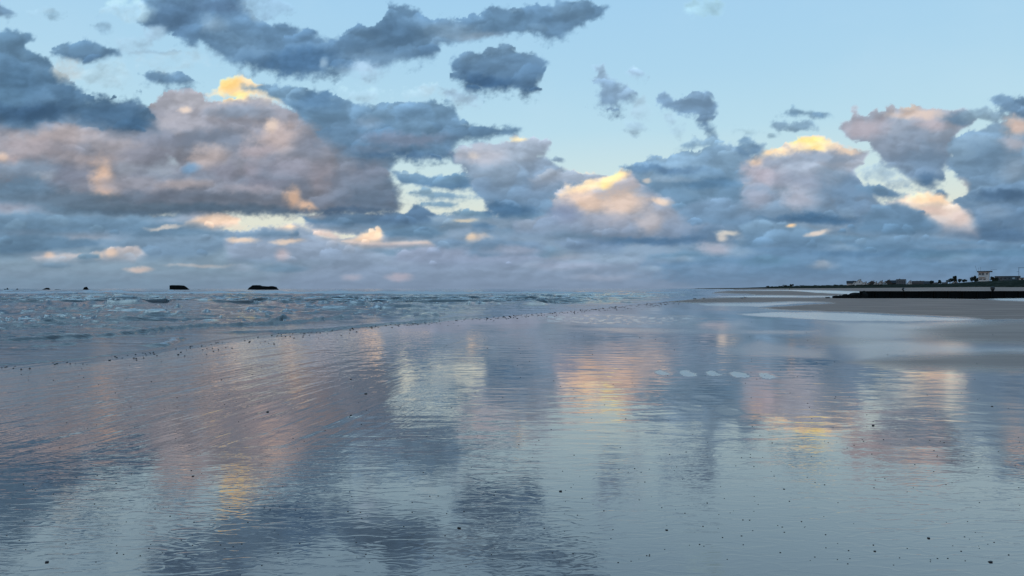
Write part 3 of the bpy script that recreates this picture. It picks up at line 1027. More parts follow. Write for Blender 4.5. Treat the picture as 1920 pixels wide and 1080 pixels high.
r2 = T.noise(T.comb(T.math('MULTIPLY', gx, 9.0), T.math('MULTIPLY', gy, 24.0), 0.0), 1.0, 1.0, 0.5, 0.6)
calm = T.smooth(patchn.outputs['Fac'], 0.36, 0.60, 0.40, 1.25)
# sharp little crests on an otherwise smooth film of water
cr1 = T.math('SUBTRACT', 1.0, T.math('MULTIPLY', T.math('ABSOLUTE', T.math('SUBTRACT', r1.outputs['Fac'], 0.5)), 9.0), clamp=True)
cr1 = T.math('POWER', T.math('MAXIMUM', cr1, 0.0), 1.6)
cr2 = T.math('SUBTRACT', 1.0, T.math('MULTIPLY', T.math('ABSOLUTE', T.math('SUBTRACT', r2.outputs['Fac'], 0.5)), 7.0), clamp=True)
h = T.math('ADD', T.math('MULTIPLY', cr1, 0.00034), T.math('MULTIPLY', cr2, 0.00008))
h = T.math('ADD', h, T.math('MULTIPLY', r1.outputs['Fac'], 0.0009))
h = T.math('MULTIPLY', T.math('MULTIPLY', h, calm), T.math('MULTIPLY', fall, T.math('SUBTRACT', 1.0, T.math('MULTIPLY', a_hole, 0.8))))
r3 = T.noise(T.comb(T.math('MULTIPLY', gx, 1.1), T.math('MULTIPLY', gy, 2.7), 3.0), 1.0, 2.0, 0.45, 0.5)
h = T.math('ADD', h, T.math('MULTIPLY', T.math('MULTIPLY', r3.outputs['Fac'], 0.0082), T.math('MULTIPLY', calm, T.math('MULTIPLY', T.smooth(gy, 4.0, 9.0), T.smooth(gy, 40.0, 16.0)))))
alx = T.math('SUBTRACT', T.math('MULTIPLY', gx, al_y), T.math('MULTIPLY', gy, al_x))
aly = T.math('ADD', T.math('MULTIPLY', gx, al_x), T.math('MULTIPLY', gy, al_y))
fm = T.noise(T.comb(T.math('MULTIPLY', alx, 7.0), T.math('MULTIPLY', aly, 0.7), 0.0), 1.0, 4.0, 0.5, 0.2)
h = T.math('ADD', h, T.math('MULTIPLY', T.math('MULTIPLY', fm.outputs['Fac'], 0.011), a_flow))
bp = T.n.new('ShaderNodeBump')
bp.inputs['Strength'].default_value = 1.0
bp.inputs['Distance'].default_value = 1.0
T.put(bp, 'Height', h)
rough = T.math('ADD', T.math('MULTIPLY', a_film, 0.24), T.smooth(patchn.outputs['Fac'], 0.4, 0.65, 0.015, 0.04))
rough = T.math('ADD', rough, T.math('MULTIPLY', a_dry, 0.35))
rough = T.math('ADD', rough, T.math('MULTIPLY', a_hole, 0.34))
lw = T.n.new('ShaderNodeLayerWeight')
lw.inputs[0].default_value = 0.5
T.put(lw, 'Normal', bp.outputs[0])
face = lw.outputs['Facing']
fr = T.math('MULTIPLY_ADD', T.math('POWER', face, 3.0), 0.84, 0.15)
fr = T.math('MULTIPLY', fr, T.math('SUBTRACT', 1.0, T.math('MULTIPLY', a_dry, 0.86)))
dif = T.n.new('ShaderNodeBsdfDiffuse')
T.put(dif, 0, base)
gl = T.n.new('ShaderNodeBsdfGlossy')
gl.inputs[0].default_value = (1.0, 0.90, 0.85, 1)
T.put(gl, 'Roughness', rough)
T.put(gl, 'Normal', bp.outputs[0])
mx = T.n.new('ShaderNodeMixShader')
T.put(mx, 0, fr)
T.l.new(dif.outputs[0], mx.inputs[1]); T.l.new(gl.outputs[0], mx.inputs[2])
T.l.new(mx.outputs[0], out.inputs[0])
beach.data.materials.append(m)
sand_mat = m

# ---------------------------------------------------------------- the sea
yw = np.concatenate([[-40000, -4000, -500, -80, -20, -6, 0, 5, 8.5], np.linspace(11, 14, 10), rows_px(30.0, 150.0, 0.7), rows_px(1.2, 30.0, 0.13), [2200, 2600, 3200, 4200, 6000, 9000, 15000, 26000, 41500]])
uw = np.concatenate([[-60, -20, -8, -4, -2.6, -1.9, -1.6], -np.linspace(1.35, 0.75, 30)[:-1], np.linspace(-0.75, 0.30, 560)])
Yw, Uw = np.meshgrid(yw, uw, indexing='ij')
Xw = Uw * (np.abs(Yw) + 1.5)
Xw[:9] = Xw[:9] - 6.0 * (1 - np.clip(np.abs(Yw[:9]) / 11.0, 0, 1))
WPX = 960 + F * Xw / np.maximum(Yw, 0.5)
WPY = 541 + F * CAM_H / np.maximum(Yw, 0.5)
s_out = shore_x(Yw) - Xw
off = 0.25 * sst(s_out, 0.5, 3.0) + 0.75 * sst(s_out, 1.0, 14.0)
far = sst(Yw, 25, 300)
c1 = fbm(Xw * 0.16, Yw * 0.34, 201, 4, 0.55)
c2 = fbm(Xw * 0.6, Yw * 1.1, 203, 3, 0.5)
c3 = fbm(Xw * 0.035, Yw * 0.10, 205, 4, 0.55)
crest = 1.0 - 2.0 * np.abs(c1)
crest3 = 1.0 - 2.2 * np.abs(c3)
Zw = 0.004 + off * (0.08 * (crest - 0.75) + 0.04 * c2) + off * far * (0.30 * (crest3 - 0.8)) + 0.022 * sst(s_out, -0.05, 0.12) + 0.012 * sst(s_out, 0.0, 2.0) + 0.01 * c2 * sst(s_out, 0, 3)
lw_a, lw_b = Uw * 6.0, np.log(np.maximum(Yw, 1.0)) * 26.0 + 2.0 * fbm(Uw * 9, np.log(np.maximum(Yw, 1.0)) * 6, 210, 3)
g1 = fbm(lw_a * 0.8, lw_b * 1.1, 211, 3, 0.33)
g2 = fbm(lw_a * 0.5 + 40, lw_b * 0.7, 212, 4, 0.5)
ridge = 1.0 - 3.0 * np.abs(g1)
steep = np.clip(Yw, 8, 75)
Zw = Zw + off * steep * 0.0040 * (1.9 * np.clip(ridge, 0, 1) ** 2.6 - 0.2) * (0.35 + 1.7 * np.clip(g2 + 0.22, 0, 1))
foam = 0.62 * sst(ridge, 0.80, 0.99) * sst(g2, 0.10, 0.30) * sst(Yw, 80, 170) * off
foam = foam + 0.55 * sst(crest3 + 0.25 * c2, 0.93, 1.06) * far * off + 0.0
# little breakers running in towards the sand
WAVES = [
    ([(-60, 642), (0, 641), (60, 640), (130, 637), (200, 633), (270, 626), (330, 620), (400, 616), (480, 612), (560, 607), (640, 600), (700, 597)], .085, .30, .15),
    ([(300, 653), (318, 646), (345, 636)], .05, .22, .5),
    ([(30, 656), (90, 652), (150, 648)], .03, .18, .1),
    ([(46, 607), (60, 608), (80, 608.5), (100, 606), (126, 602)], .12, .6, .12),
    ([(70, 604), (90, 603.5), (135, 601)], .10, .5, .1),
    ([(330, 628), (400, 627), (500, 624), (600, 621), (680, 612), (760, 606), (860, 597), (960, 590)], .05, .26, .1),
    ([(270, 593), (310, 594.5), (340, 591)], .10, .6, .25),
    ([(500, 604), (520, 605), (546, 603)], .14, .4, .1),
    ([(760, 596), (800, 597), (830, 592)], .10, .4, .2),
    ([(0, 586), (90, 584), (200, 587), (320, 583)], .10, .8, .05),
    ([(420, 581), (560, 583), (700, 578), (820, 580)], .10, .8, .1),
    ([(900, 573), (1000, 571), (1100, 566), (1180, 562)], .10, .8, .3),
    ([(760, 566), (900, 563), (1040, 560), (1160, 556)], .16, 1.4, .35),
    ([(100, 570), (300, 568), (520, 570), (700, 566)], .16, 1.4, .1),
]
for pts, hh, ww, fo in WAVES:
    hh, ww = hh * 1.45, ww * 1.15
    W_ = [((a - 960) / F * dist_of(b), dist_of(b)) for a, b in pts]
    best = np.full(Xw.shape, 1e9); side = np.zeros(Xw.shape); tt = np.zeros(Xw.shape)
    lens = np.cumsum([0] + [math.hypot(W_[i + 1][0] - W_[i][0], W_[i + 1][1] - W_[i][1]) for i in range(len(W_) - 1)])
    Xn = Xw + 0.6 * ww * c2 * 3; Yn = Yw + 2.0 * ww * c1 * 3
    for i in range(len(W_) - 1):
        (x0, y0), (x1, y1) = W_[i], W_[i + 1]
        ex, ey = x1 - x0, y1 - y0
        L2 = ex * ex + ey * ey
        t = np.clip(((Xn - x0) * ex + (Yn - y0) * ey) / L2, 0, 1)
        dd = np.hypot(Xn - x0 - t * ex, Yn - y0 - t * ey)
        cr = ((Xn - x0) * ey - (Yn - y0) * ex) / math.sqrt(L2)
        u_ = dd < best
        best = np.where(u_, dd, best); side = np.where(u_, cr, side); tt = np.where(u_, (lens[i] + t * math.sqrt(L2)) / lens[-1], tt)
    endf = sst(tt, 0, 0.12) * (1 - sst(tt, 0.88, 1.0)) * (0.55 + 0.9 * vnoise(tt * 14, tt * 0 + hh * 100, 300))
    front = side > 0                       # near side is steep
    wl = np.where(front, ww * 0.50, ww * 1.9)
    prof = np.exp(-(best / wl) ** 2)
    Zw = Zw + hh * prof * endf
    foam = np.maximum(foam, fo * endf * np.exp(-((best) / (ww * 0.8)) ** 2) * (0.4 + 1.2 * vnoise(Xw * 5, Yw * 2, 301)))
# the line of broken white water outside
fbn = fbm(WPX / 120.0, WPY * 0.9, 311, 4, 0.6)
band = sst(WPY + fbn * 3.0, 549.2, 550.6) * (1 - sst(WPY + fbn * 5.0, 552.5, 556.5))
band = np.clip(band * (1 - sst(WPX, 1050, 1300)) * (0.85 + 1.3 * fbn), 0, 1)
foam = np.maximum(foam, band * off * 1.0)
Zw = Zw + 0.22 * np.clip(band, 0, 1) * off
hb = [(215, 552.5, 26, 2.6, .55), (165, 553, 14, 1.6, .45), (120, 553, 60, 1.0, .25), (15, 546.5, 12, 1.2, .5), (408, 551, 16, 1.2, .35), (470, 548.6, 26, 1.2, .3),
      (320, 546, 6, 1.6, .4), (640, 549, 30, 1.2, .3), (760, 549, 40, .8, .25), (520, 549, 14, 1.4, .35), (1240, 551, 40, 1.4, .2)]
for bx, by, rx, ry, hh in hb:
    q = np.exp(-(((WPX - bx) / rx) ** 2 + ((WPY - by) / ry) ** 2)) * (0.7 + 0.6 * vnoise(WPX / 5.0, WPY / 1.0, 320))
    Zw = Zw + hh * q
    foam = np.maximum(foam, 1.2 * q)
# thin sheets of pale foam drifting over the shallows to the right
st = fbm(WPX / 70.0, WPY * 0.45, 331, 4, 0.6)
foam = np.maximum(foam, 0.6 * sst(st + 0.22 * sst(WPX, 500, 1250), 0.12, 0.36) * sst(WPY, 545, 549) * sst(WPX, 200, 1100) * off)
foam = np.maximum(foam, 0.10 * sst(st, 0.10, 0.35) * off * (1 - sst(WPY, 600, 660)))
edge = (1 - sst(s_out, 0.02, 0.35)) * sst(s_out, -0.1, 0.05)
foam = np.clip(foam, 0, 1)
shal = 1 - sst(s_out, 1.0, 9.0)
sea = grid_mesh('sea', Xw, Yw, Zw, {'foam': foam, 'shallow': shal}, mask=(s_out > -1.2))
tag(sea, kind='structure')
m, T, out = material('sea_water')
geo = T.n.new('ShaderNodeNewGeometry')
pos = geo.outputs['Position']
gx, gy, gz = T.sep(pos)
fo = T.attr('foam').outputs['Fac']
sh = T.attr('shallow').outputs['Fac']
n1 = T.noise(T.comb(T.math('MULTIPLY', gx, 0.7), T.math('MULTIPLY', gy, 2.0), gz), 1.0, 4.0, 0.6)
n2 = T.noise(T.comb(T.math('MULTIPLY', gx, 1.4), T.math('MULTIPLY', gy, 3.5), 0.0), 1.0, 6.0, 0.65)
hh_ = T.math('MULTIPLY', n1.outputs['Fac'], T.math('MULTIPLY_ADD', sh, -0.035, 0.055))
bp = T.n.new('ShaderNodeBump')
bp.inputs['Distance'].default_value = 1.0
T.put(bp, 'Height', hh_)
lw = T.n.new('ShaderNodeLayerWeight')
lw.inputs[0].default_value = 0.5
T.put(lw, 'Normal', bp.outputs[0])
fr = T.math('MULTIPLY_ADD', T.math('POWER', lw.outputs['Facing'], 6.5), 0.93, 0.03)
body = T.mixc(sh, (0.055, 0.062, 0.062, 1), (0.095, 0.090, 0.085, 1))
dif = T.n.new('ShaderNodeBsdfDiffuse')
T.put(dif, 0, body)
gl = T.n.new('ShaderNodeBsdfGlossy')
gl.inputs[0].default_value = (0.95, 0.97, 1.0, 1)
gl.inputs['Roughness'].default_value = 0.10
T.put(gl, 'Normal', bp.outputs[0])
mx = T.n.new('ShaderNodeMixShader')
T.put(mx, 0, fr)
T.l.new(dif.outputs[0], mx.inputs[1]); T.l.new(gl.outputs[0], mx.inputs[2])
fd = T.n.new('ShaderNodeBsdfDiffuse')
fd.inputs[0].default_value = (0.68, 0.67, 0.66, 1)
m2 = T.n.new('ShaderNodeMixShader')
fm_ = T.smooth(T.math('ADD', fo, T.math('MULTIPLY', T.math('SUBTRACT', n2.outputs['Fac'], 0.5), 0.4)), 0.30, 0.75)
T.put(m2, 0, fm_)
T.l.new(mx.outputs[0], m2.inputs[1]); T.l.new(fd.outputs[0], m2.inputs[2])
T.l.new(m2.outputs[0], out.inputs[0])
sea.data.materials.append(m)

# ground under everything, wide enough for any view
bm = bmesh.new()
bmesh.ops.create_grid(bm, x_segments=2, y_segments=2, size=41000)
for v in bm.verts:
    v.co.z = -0.6
gp = obj('seabed', bm, sand_mat)
tag(gp, kind='structure')

# ---------------------------------------------------------------- wrecks and rocks on the sea's horizon
M = {}
M['black_rock'] = plain('weed_covered_stone', (0.011, 0.012, 0.012), 0.85, 0.5, 0.6, 0.15)
M['groyne_wood'] = plain('weedy_timber', (0.006, 0.007, 0.007), 0.9, 0.5, 2.5, 0.1)
M['pebble'] = plain('wet_pebble', (0.030, 0.030, 0.032), 0.35, 0.5, 60.0, 0.5)
M['white_wall'] = plain('white_render', (0.62, 0.60, 0.58), 0.8, 0.12, 0.8)
M['cream_wall'] = plain('cream_render', (0.48, 0.44, 0.41), 0.8, 0.15, 0.8)
M['grey_wall'] = plain('grey_cladding', (0.13, 0.135, 0.14), 0.8, 0.2, 0.8)
M['brick_wall'] = plain('brown_brick', (0.10, 0.07, 0.055), 0.85, 0.3, 4.0)
M['roof'] = plain('slate_roof', (0.035, 0.037, 0.040), 0.7, 0.3, 3.0)
M['roof_brown'] = plain('brown_tile_roof', (0.07, 0.05, 0.042), 0.8, 0.3, 3.0)
M['glass'] = plain('dark_window_glass', (0.03, 0.04, 0.05), 0.1, 0.1, 1.0, 0.5)
M['metal'] = plain('galvanised_metal', (0.10, 0.11, 0.12), 0.4, 0.2, 8.0, 0.5)
M['dark_metal'] = plain('dark_painted_metal', (0.02, 0.022, 0.024), 0.5, 0.2, 8.0, 0.5)
M['pale'] = plain('pale_paint', (0.55, 0.56, 0.56), 0.6, 0.1, 6.0)
M['bark'] = plain('bark', (0.05, 0.04, 0.032), 0.9, 0.3, 6.0)
M['leaf'] = plain('evergreen_leaf', (0.030, 0.042, 0.028), 0.7, 0.45, 0.9)
M['leaf_grey'] = plain('grey_green_leaf', (0.065, 0.075, 0.065), 0.8, 0.4, 0.9)
M['gull_white'] = plain('white_feather', (0.72, 0.72, 0.72), 0.8, 0.1, 20.0)
M['gull_grey'] = plain('grey_feather', (0.30, 0.32, 0.34), 0.8, 0.2, 20.0)
M['gull_beak'] = plain('yellow_beak', (0.50, 0.34, 0.05), 0.5, 0.1, 20.0)
M['skin'] = plain('skin', (0.40, 0.26, 0.19), 0.6, 0.1, 20.0)
M['coat'] = plain('dark_coat', (0.022, 0.025, 0.035), 0.9, 0.3, 20.0)
M['trousers'] = plain('dark_trousers', (0.018, 0.019, 0.024), 0.9, 0.3, 20.0)
M['hair'] = plain('brown_hair', (0.04, 0.025, 0.018), 0.8, 0.3, 40.0)

from mathutils import noise as mnoise


def silhouette_block(name, pts, d, depth, seed, base_y=543.6, rough=0.35):
    """a ruin seen from the beach: its outline in photograph pixels, given real depth and broken faces"""
    k = d / F
    xc = sum(p[0] for p in pts) / len(pts)
    P = [((px - xc) * k, (base_y - py) * k - 0.4) for px, py in pts]
    bm = bmesh.new()
    n = 7
    rings = []
    for j in range(n):
        t = j / (n - 1) - 0.5
        sc = 1.0 - 0.12 * (abs(t) * 2) ** 6
        rings.append([bm.verts.new((x * (0.9 + 0.1 * sc), t * depth, z * sc - (1 - sc) * 0.2)) for x, z in P])
    m_ = len(P)
    for j in range(n - 1):
        for i in range(m_):
            bm.faces.new([rings[j][i], rings[j][(i + 1) % m_], rings[j + 1][(i + 1) % m_], rings[j + 1][i]])
    bm.faces.new(rings[0])
    bm.faces.new(rings[-1][::-1])
    bmesh.ops.triangulate(bm, faces=bm.faces)
    bmesh.ops.subdivide_edges(bm, edges=bm.edges, cuts=1, use_grid_fill=True)
    for v in bm.verts:
        o = Vector((seed * 3.1, seed * 1.7, 0))
        q = v.co * 0.35 + o
        v.co += Vector((mnoise.noise(q), mnoise.noise(q + Vector((9, 0, 0))), mnoise.noise(q + Vector((0, 9, 0))) * 0.7)) * rough * 1.6
    ob = obj(name, bm, M['black_rock'])
    ob.location = ((xc - 960) * k, d, 0)
    ob.rotation_euler = (0, 0, -math.atan2(ob.location.x, d))
    ob.scale = (1 / math.hypot(1, ob.location.x / d) * 1.0, 1, 1)
    return ob


D = 880.0
o = silhouette_block('sea_wreck', [(318, 545), (318.2, 534.6), (322, 534.2), (334, 534.2), (345, 534.8), (350, 538), (357, 543.6), (357, 545)], D, 14, 1, rough=.2)
tag(o, 'black square-ended concrete ruin in the sea with one sloping end, left of the lumpy one', 'ruin')
o = silhouette_block('sea_wreck', [(464, 545), (465, 542), (468, 538.6), (474, 534.4), (486, 534), (491, 536), (503, 536.6), (512, 535.8), (518, 537.6), (523, 543), (523, 545)], D, 16, 2, rough=.5)
tag(o, 'long black ruin in the sea with a lumpy uneven top, farthest right on the horizon', 'ruin')
for pts, lab, sd in [
    ([(154, 545), (155, 542.5), (158, 538), (163, 537), (165, 540), (168.5, 543.3), (168.5, 545)], 'small dome-shaped black rock standing alone on the sea horizon', 3),
    ([(76, 545), (78, 542.6), (84, 540.2), (87, 539), (92, 539.2), (93, 542), (98, 544), (98, 545)], 'black rock with a raised knob in the middle of the low reef at far left', 4),
    ([(98, 545), (99, 542.8), (106, 541.8), (114, 542.2), (120, 544), (120, 545)], 'flat black ledge of rock just right of the knobbed rock', 5),
    ([(53, 545), (55, 543), (62, 542.2), (69, 542.4), (72, 544), (72, 545)], 'flat black ledge of rock just left of the knobbed rock', 6),
    ([(30, 545), (30.5, 541.6), (32, 540.2), (34, 541), (35, 544), (35, 545)], 'tiny pointed black rock between the leftmost pair and the flat ledges', 7),
    ([(7, 545), (8, 541.6), (9.5, 540.6), (11, 542), (11, 545)], 'leftmost tiny black rock above a white breaker', 8),
    ([(12, 545), (12.6, 540), (14, 539), (16, 541.6), (16.4, 545)], 'small upright black rock beside the leftmost rock, above a white breaker', 9),
    ([(370.5, 545), (371, 542.6), (373, 542), (375, 543.6), (375, 545)], 'tiny black rock awash just right of the square-ended ruin', 10),
    ([(138, 545), (139, 543.4), (144, 542.8), (152, 543), (153, 545)], 'thin black ledge awash left of the dome-shaped rock', 11),
]:
    o = silhouette_block('sea_rock', pts, D, 5, sd, rough=.12)
    tag(o, lab, 'rock', 'black rocks along the horizon')


def sand_z(x, y):
    i = int(np.clip(np.searchsorted(ys, y) - 1, 0, len(ys) - 2))
    t = (y - ys[i]) / (ys[i + 1] - ys[i])
    out_ = []
    for k in (i, i + 1):
        out_.append(float(np.interp(x, Xg[k], Zg[k])))
    return out_[0] * (1 - t) + out_[1] * t


# ---------------------------------------------------------------- groyne with boulders, markers
gA, gB = Vector((54.6, 116.0, 0)), Vector((100.0, 124.0, 0))
gl_ = (gB - gA).length
ga = math.atan2(gB.y - gA.y, gB.x - gA.x)
gr = empty('groyne', (gA.x, gA.y, 0), ga)
tag(gr, 'long low black weed-covered timber groyne across the sand at the right', 'groyne')
core = add_box(bmesh.new(), (gl_ / 2, 0.12, 0.50), (gl_, 0.16, 1.28))
obj('sheet_wall', core, M['groyne_wood'], gr)
plank_me = {}
rr_ = random.Random(5)
span = 2.6
npan = int(gl_ / span)
for i in range(npan):
    for j in range(4):
        key = (i % 3, j)
        if key not in plank_me:
            bm = bmesh.new()
            add_box(bm, (0, 0, 0), (span - 0.05, 0.09, 0.285))
            bmesh.ops.bevel(bm, geom=bm.edges[:], offset=0.02, segments=1)
            for v in bm.verts:
                v.co += Vector((0, rr_.uniform(-.012, .012), rr_.uniform(-.012, .012)))
            p = obj('plank', bm, M['groyne_wood'], gr)
            plank_me[key] = p.data
        else:
            p = bpy.data.objects.new('plank', plank_me[key])
            C.objects.link(p)
            p.parent = gr
        p.location = (span * (i + 0.5), -0.04 + rr_.uniform(-.015, .015), 0.02 + 0.30 * j + 0.06)
post_me = None
for i in range(npan + 1):
    if post_me is None:
        bm = add_rod(bmesh.new(), (0, 0, -0.6), (0, 0, 1.16), 0.13, 10, 0.11)
        p = obj('post', bm, M['groyne_wood'], gr)
        post_me = p.data
    else:
        p = bpy.data.objects.new('post', post_me)
        C.objects.link(p)
        p.parent = gr
    p.location = (span * i, -0.16, rr_.uniform(-.03, .01))
obj('cap_beam', add_box(bmesh.new(), (gl_ / 2, -0.02, 1.16), (gl_, 0.34, 0.07)), M['groyne_wood'], gr)

k116 = 116.0 / F
for px_, w, h, lab, sd in [
    (1620.5, 13, 13.2, 'tall rounded black boulder hard against the seaward end of the groyne', 21),
    (1612.5, 12, 7.0, 'low black boulder in the dip between the two tallest boulders', 22),
    (1604, 18, 10.6, 'large domed black boulder, second tallest of the row beyond the groyne end', 23),
    (1593.5, 11, 7.4, 'medium black boulder left of the large domed one', 24),
    (1585.5, 12, 7.8, 'peaked black boulder in the middle of the row', 25),
    (1577, 11, 5.4, 'low flat black boulder, third from the outer end of the row', 26),
    (1569, 12, 5.2, 'low black boulder at the outer end of the close row', 27),
    (1553, 8, 2.4, 'single small black stone lying apart from the row on the sandbar', 28),
]:
    W2, H2 = w * k116 / 2, h * k116
    x_ = PX(px_, 116.0)
    bm = lump((0, 0, H2 * 0.36), (W2 * 1.12, W2 * 0.9, H2 * 0.68), sd, 0.30, 3, squash=1.5)
    o = obj('boulder', bm, M['black_rock'])
    o.location = (x_, 116.2, sand_z(x_, 116.2) - 0.02)
    tag(o, lab, 'boulder', 'boulders at the end of the groyne')

x_ = PX(1694, 117.6)
mk = empty('round_marker', (x_, 117.6, 1.18))
tag(mk, 'small dark ball with a pale patch on the top of the groyne', 'marker')
obj('post', add_rod(bmesh.new(), (0, 0, -0.3), (0, 0, 0.16), 0.05, 8), M['dark_metal'], mk)
bm = bmesh.new()
bmesh.ops.create_uvsphere(bm, u_segments=18, v_segments=12, radius=0.24)
bmesh.ops.translate(bm, verts=bm.verts, vec=(0, 0, 0.30))
obj('ball', bm, M['dark_metal'], mk, True)
bm = bmesh.new()
bmesh.ops.create_uvsphere(bm, u_segments=14, v_segments=8, radius=0.12)
for v in bm.verts:
    v.co.y *= 0.35
bmesh.ops.translate(bm, verts=bm.verts, vec=(0.05, -0.215, 0.27))
obj('pale_patch', bm, M['pale'], mk, True)

x_ = PX(1861.2, 121.4)
mk = empty('can_marker', (x_, 121.4, 1.16))
tag(mk, 'black barrel-shaped topmark on a short post on the groyne below the tower', 'marker')
obj('post', add_rod(bmesh.new(), (0, 0, -0.4), (0, 0, 0.22), 0.10, 8), M['dark_metal'], mk)
bm = bmesh.new()
prof = [(0.16, 0.05), (0.25, 0.18), (0.32, 0.40), (0.32, 0.62), (0.24, 0.76), (0.12, 0.80)]
rings = [[bm.verts.new((r * math.cos(2 * math.pi * i / 14), r * math.sin(2 * math.pi * i / 14), z)) for i in range(14)] for r, z in prof]
for a_, b_ in zip(rings[:-1], rings[1:]):
    for i in range(14):
        bm.faces.new([a_[i], a_[(i + 1) % 14], b_[(i + 1) % 14], b_[i]])
bm.faces.new(rings[0][::-1]); bm.faces.new(rings[-1])
obj('barrel', bm, M['dark_metal'], mk)

# ---------------------------------------------------------------- gulls on the sandbar
gull_kids = None


def make_gull():
    r = empty('gull')
    bm = bmesh.new()
    bmesh.ops.create_uvsphere(bm, u_segments=14, v_segments=10, radius=1.0)
    for v in bm.verts:
        x, y, z = v.co
        tp = 1.0 - 0.45 * max(0, -x)
        v.co = Vector((x * 0.21, y * 0.085 * tp, z * 0.085 * tp + 0.02 * max(0, x) ** 2))
    bmesh.ops.translate(bm, verts=bm.verts, vec=(0, 0, 0.22))
    obj('body', bm, M['gull_white'], r, True)
    bm = bmesh.new()
    bmesh.ops.create_uvsphere(bm, u_segments=12, v_segments=8, radius=0.052)
    bmesh.ops.translate(bm, verts=bm.verts, vec=(0.19, 0, 0.34))
    add_rod(bm, (0.13, 0, 0.25), (0.18, 0, 0.33), 0.05, 8, 0.04)
    obj('head', bm, M['gull_white'], r, True)
    obj('beak', add_rod(bmesh.new(), (0.235, 0, 0.337), (0.30, 0, 0.325), 0.014, 6, 0.004), M['gull_beak'], r)
    for sgn in (-1, 1):
        bm = bmesh.new()
        bmesh.ops.create_uvsphere(bm, u_segments=12, v_segments=8, radius=1.0)
        for v in bm.verts:
            v.co = Vector((v.co.x * 0.22 - 0.07, v.co.y * 0.022 + sgn * 0.075, v.co.z * 0.062 + 0.245))
        obj('wing', bm, M['gull_grey'], r, True)
        obj('leg', add_rod(bmesh.new(), (0.01, sgn * 0.03, 0.16), (0.02, sgn * 0.03, 0.0), 0.008, 6), M['gull_beak'], r)
    obj('tail', add_box(bmesh.new(), (-0.25, 0, 0.215), (0.12, 0.07, 0.018)), M['gull_grey'], r)
    return r


g0 = make_gull()
for i, (px_, py_, rz, lab) in enumerate([
    (1303, 564.0, 0.3, 'white gull standing on the outer tip of the sandbar, farthest left'),
    (1319, 563.2, 2.7, 'white gull on the sandbar, second from the left'),
    (1392, 562.8, 0.1, 'white gull standing close beside another on the sandbar, left of the pair'),
    (1396.5, 561.6, 2.9, 'white gull of the close pair on the sandbar, the one behind and to the right'),
]):
    d = dist_of(py_)
    x_ = PX(px_, d)
    if i == 0:
        r = g0
    else:
        r = g0.copy()
        C.objects.link(r)
        for ch in list(g0.children):
            c_ = ch.copy()
            C.objects.link(c_)
            c_.parent = r
    r.location = (x_, d, sand_z(x_, d))
    r.rotation_euler = (0, 0, rz)
    tag(r, lab, 'gull', 'gulls on the sandbar')

# ---------------------------------------------------------------- a walker far down the beach
def walker(x, y, z, rz, label):
    root = empty('person', (x, y, z), rz)
    V = {'pel': (0, 0, .95, .14), 'wst': (0, 0, 1.10, .125), 'chs': (0, 0, 1.32, .16), 'nck': (0.01, 0, 1.50, .06), 'hd1': (0.02, 0, 1.58, .075), 'hd2': (0.03, 0, 1.68, .09),
         'lh': (0, .10, .90, .10), 'lk': (.10, .10, .50, .065), 'la': (.02, .10, .09, .045), 'lt': (.20, .11, .04, .04),
         'rh': (0, -.10, .90, .10), 'rk': (-.02, -.10, .50, .065), 'ra': (-.24, -.10, .12, .045), 'rt': (-.12, -.11, .03, .04),
         'ls': (0, .19, 1.41, .06), 'le': (-.08, .25, 1.13, .045), 'lw': (.02, .25, .90, .035), 'lf': (.05, .25, .80, .03),
         'rs': (0, -.19, 1.41, .06), 're': (.02, -.25, 1.13, .045), 'rw': (.14, -.25, .93, .035), 'rf': (.18, -.25, .84, .03)}
    E_ = [('pel', 'wst'), ('wst', 'chs'), ('chs', 'nck'), ('nck', 'hd1'), ('hd1', 'hd2'), ('pel', 'lh'), ('lh', 'lk'), ('lk', 'la'), ('la', 'lt'), ('pel', 'rh'), ('rh', 'rk'), ('rk', 'ra'), ('ra', 'rt'),
          ('chs', 'ls'), ('ls', 'le'), ('le', 'lw'), ('lw', 'lf'), ('chs', 'rs'), ('rs', 're'), ('re', 'rw'), ('rw', 'rf')]

    def skin(name, names, mat, grow=0.0, sub=1):
        ed = [e_ for e_ in E_ if e_[0] in names and e_[1] in names]
        idx = {n_: i for i, n_ in enumerate(names)}
        me = bpy.data.meshes.new(name)
        me.from_pydata([V[n_][:3] for n_ in names], [(idx[a], idx[b]) for a, b in ed], [])
        ob = bpy.data.objects.new(name, me)
        C.objects.link(ob)
        md = ob.modifiers.new('skin', 'SKIN')
        for i, n_ in enumerate(names):
            r_ = V[n_][3] + grow
            me.skin_vertices[0].data[i].radius = (r_, r_)
        me.skin_vertices[0].data[0].use_root = True
        sb = ob.modifiers.new('sub', 'SUBSURF')
        sb.levels = sb.render_levels = sub
        me.materials.append(mat)
        ob.parent = root
        return ob
    skin('body', list(V), M['skin'])
    skin('trousers', ['pel', 'lh', 'lk', 'la', 'rh', 'rk', 'ra'], M['trousers'], .018)
    skin('coat', ['wst', 'pel', 'chs', 'ls', 'le', 'lw', 'rs', 're', 'rw'], M['coat'], .024)
    bm = bmesh.new()
    bmesh.ops.create_uvsphere(bm, u_segments=12, v_segments=8, radius=0.105)
    bmesh.ops.translate(bm, verts=bm.verts, vec=(0.005, 0, 1.715))
    obj('hair', bm, M['hair'], root, True)
    tag(root, label, 'person')


x_ = PX(1480.3, 700.0)
walker(x_, 700.0, sand_z(x_, 700.0), 2.8, 'dark-clothed person walking on the far wet sand below the bent tree')

# ---------------------------------------------------------------- the dunes and what stands on them
def coast_at(y):
    return float(np.interp(y, [p[0] for p in COAST], [p[1] for p in COAST]))


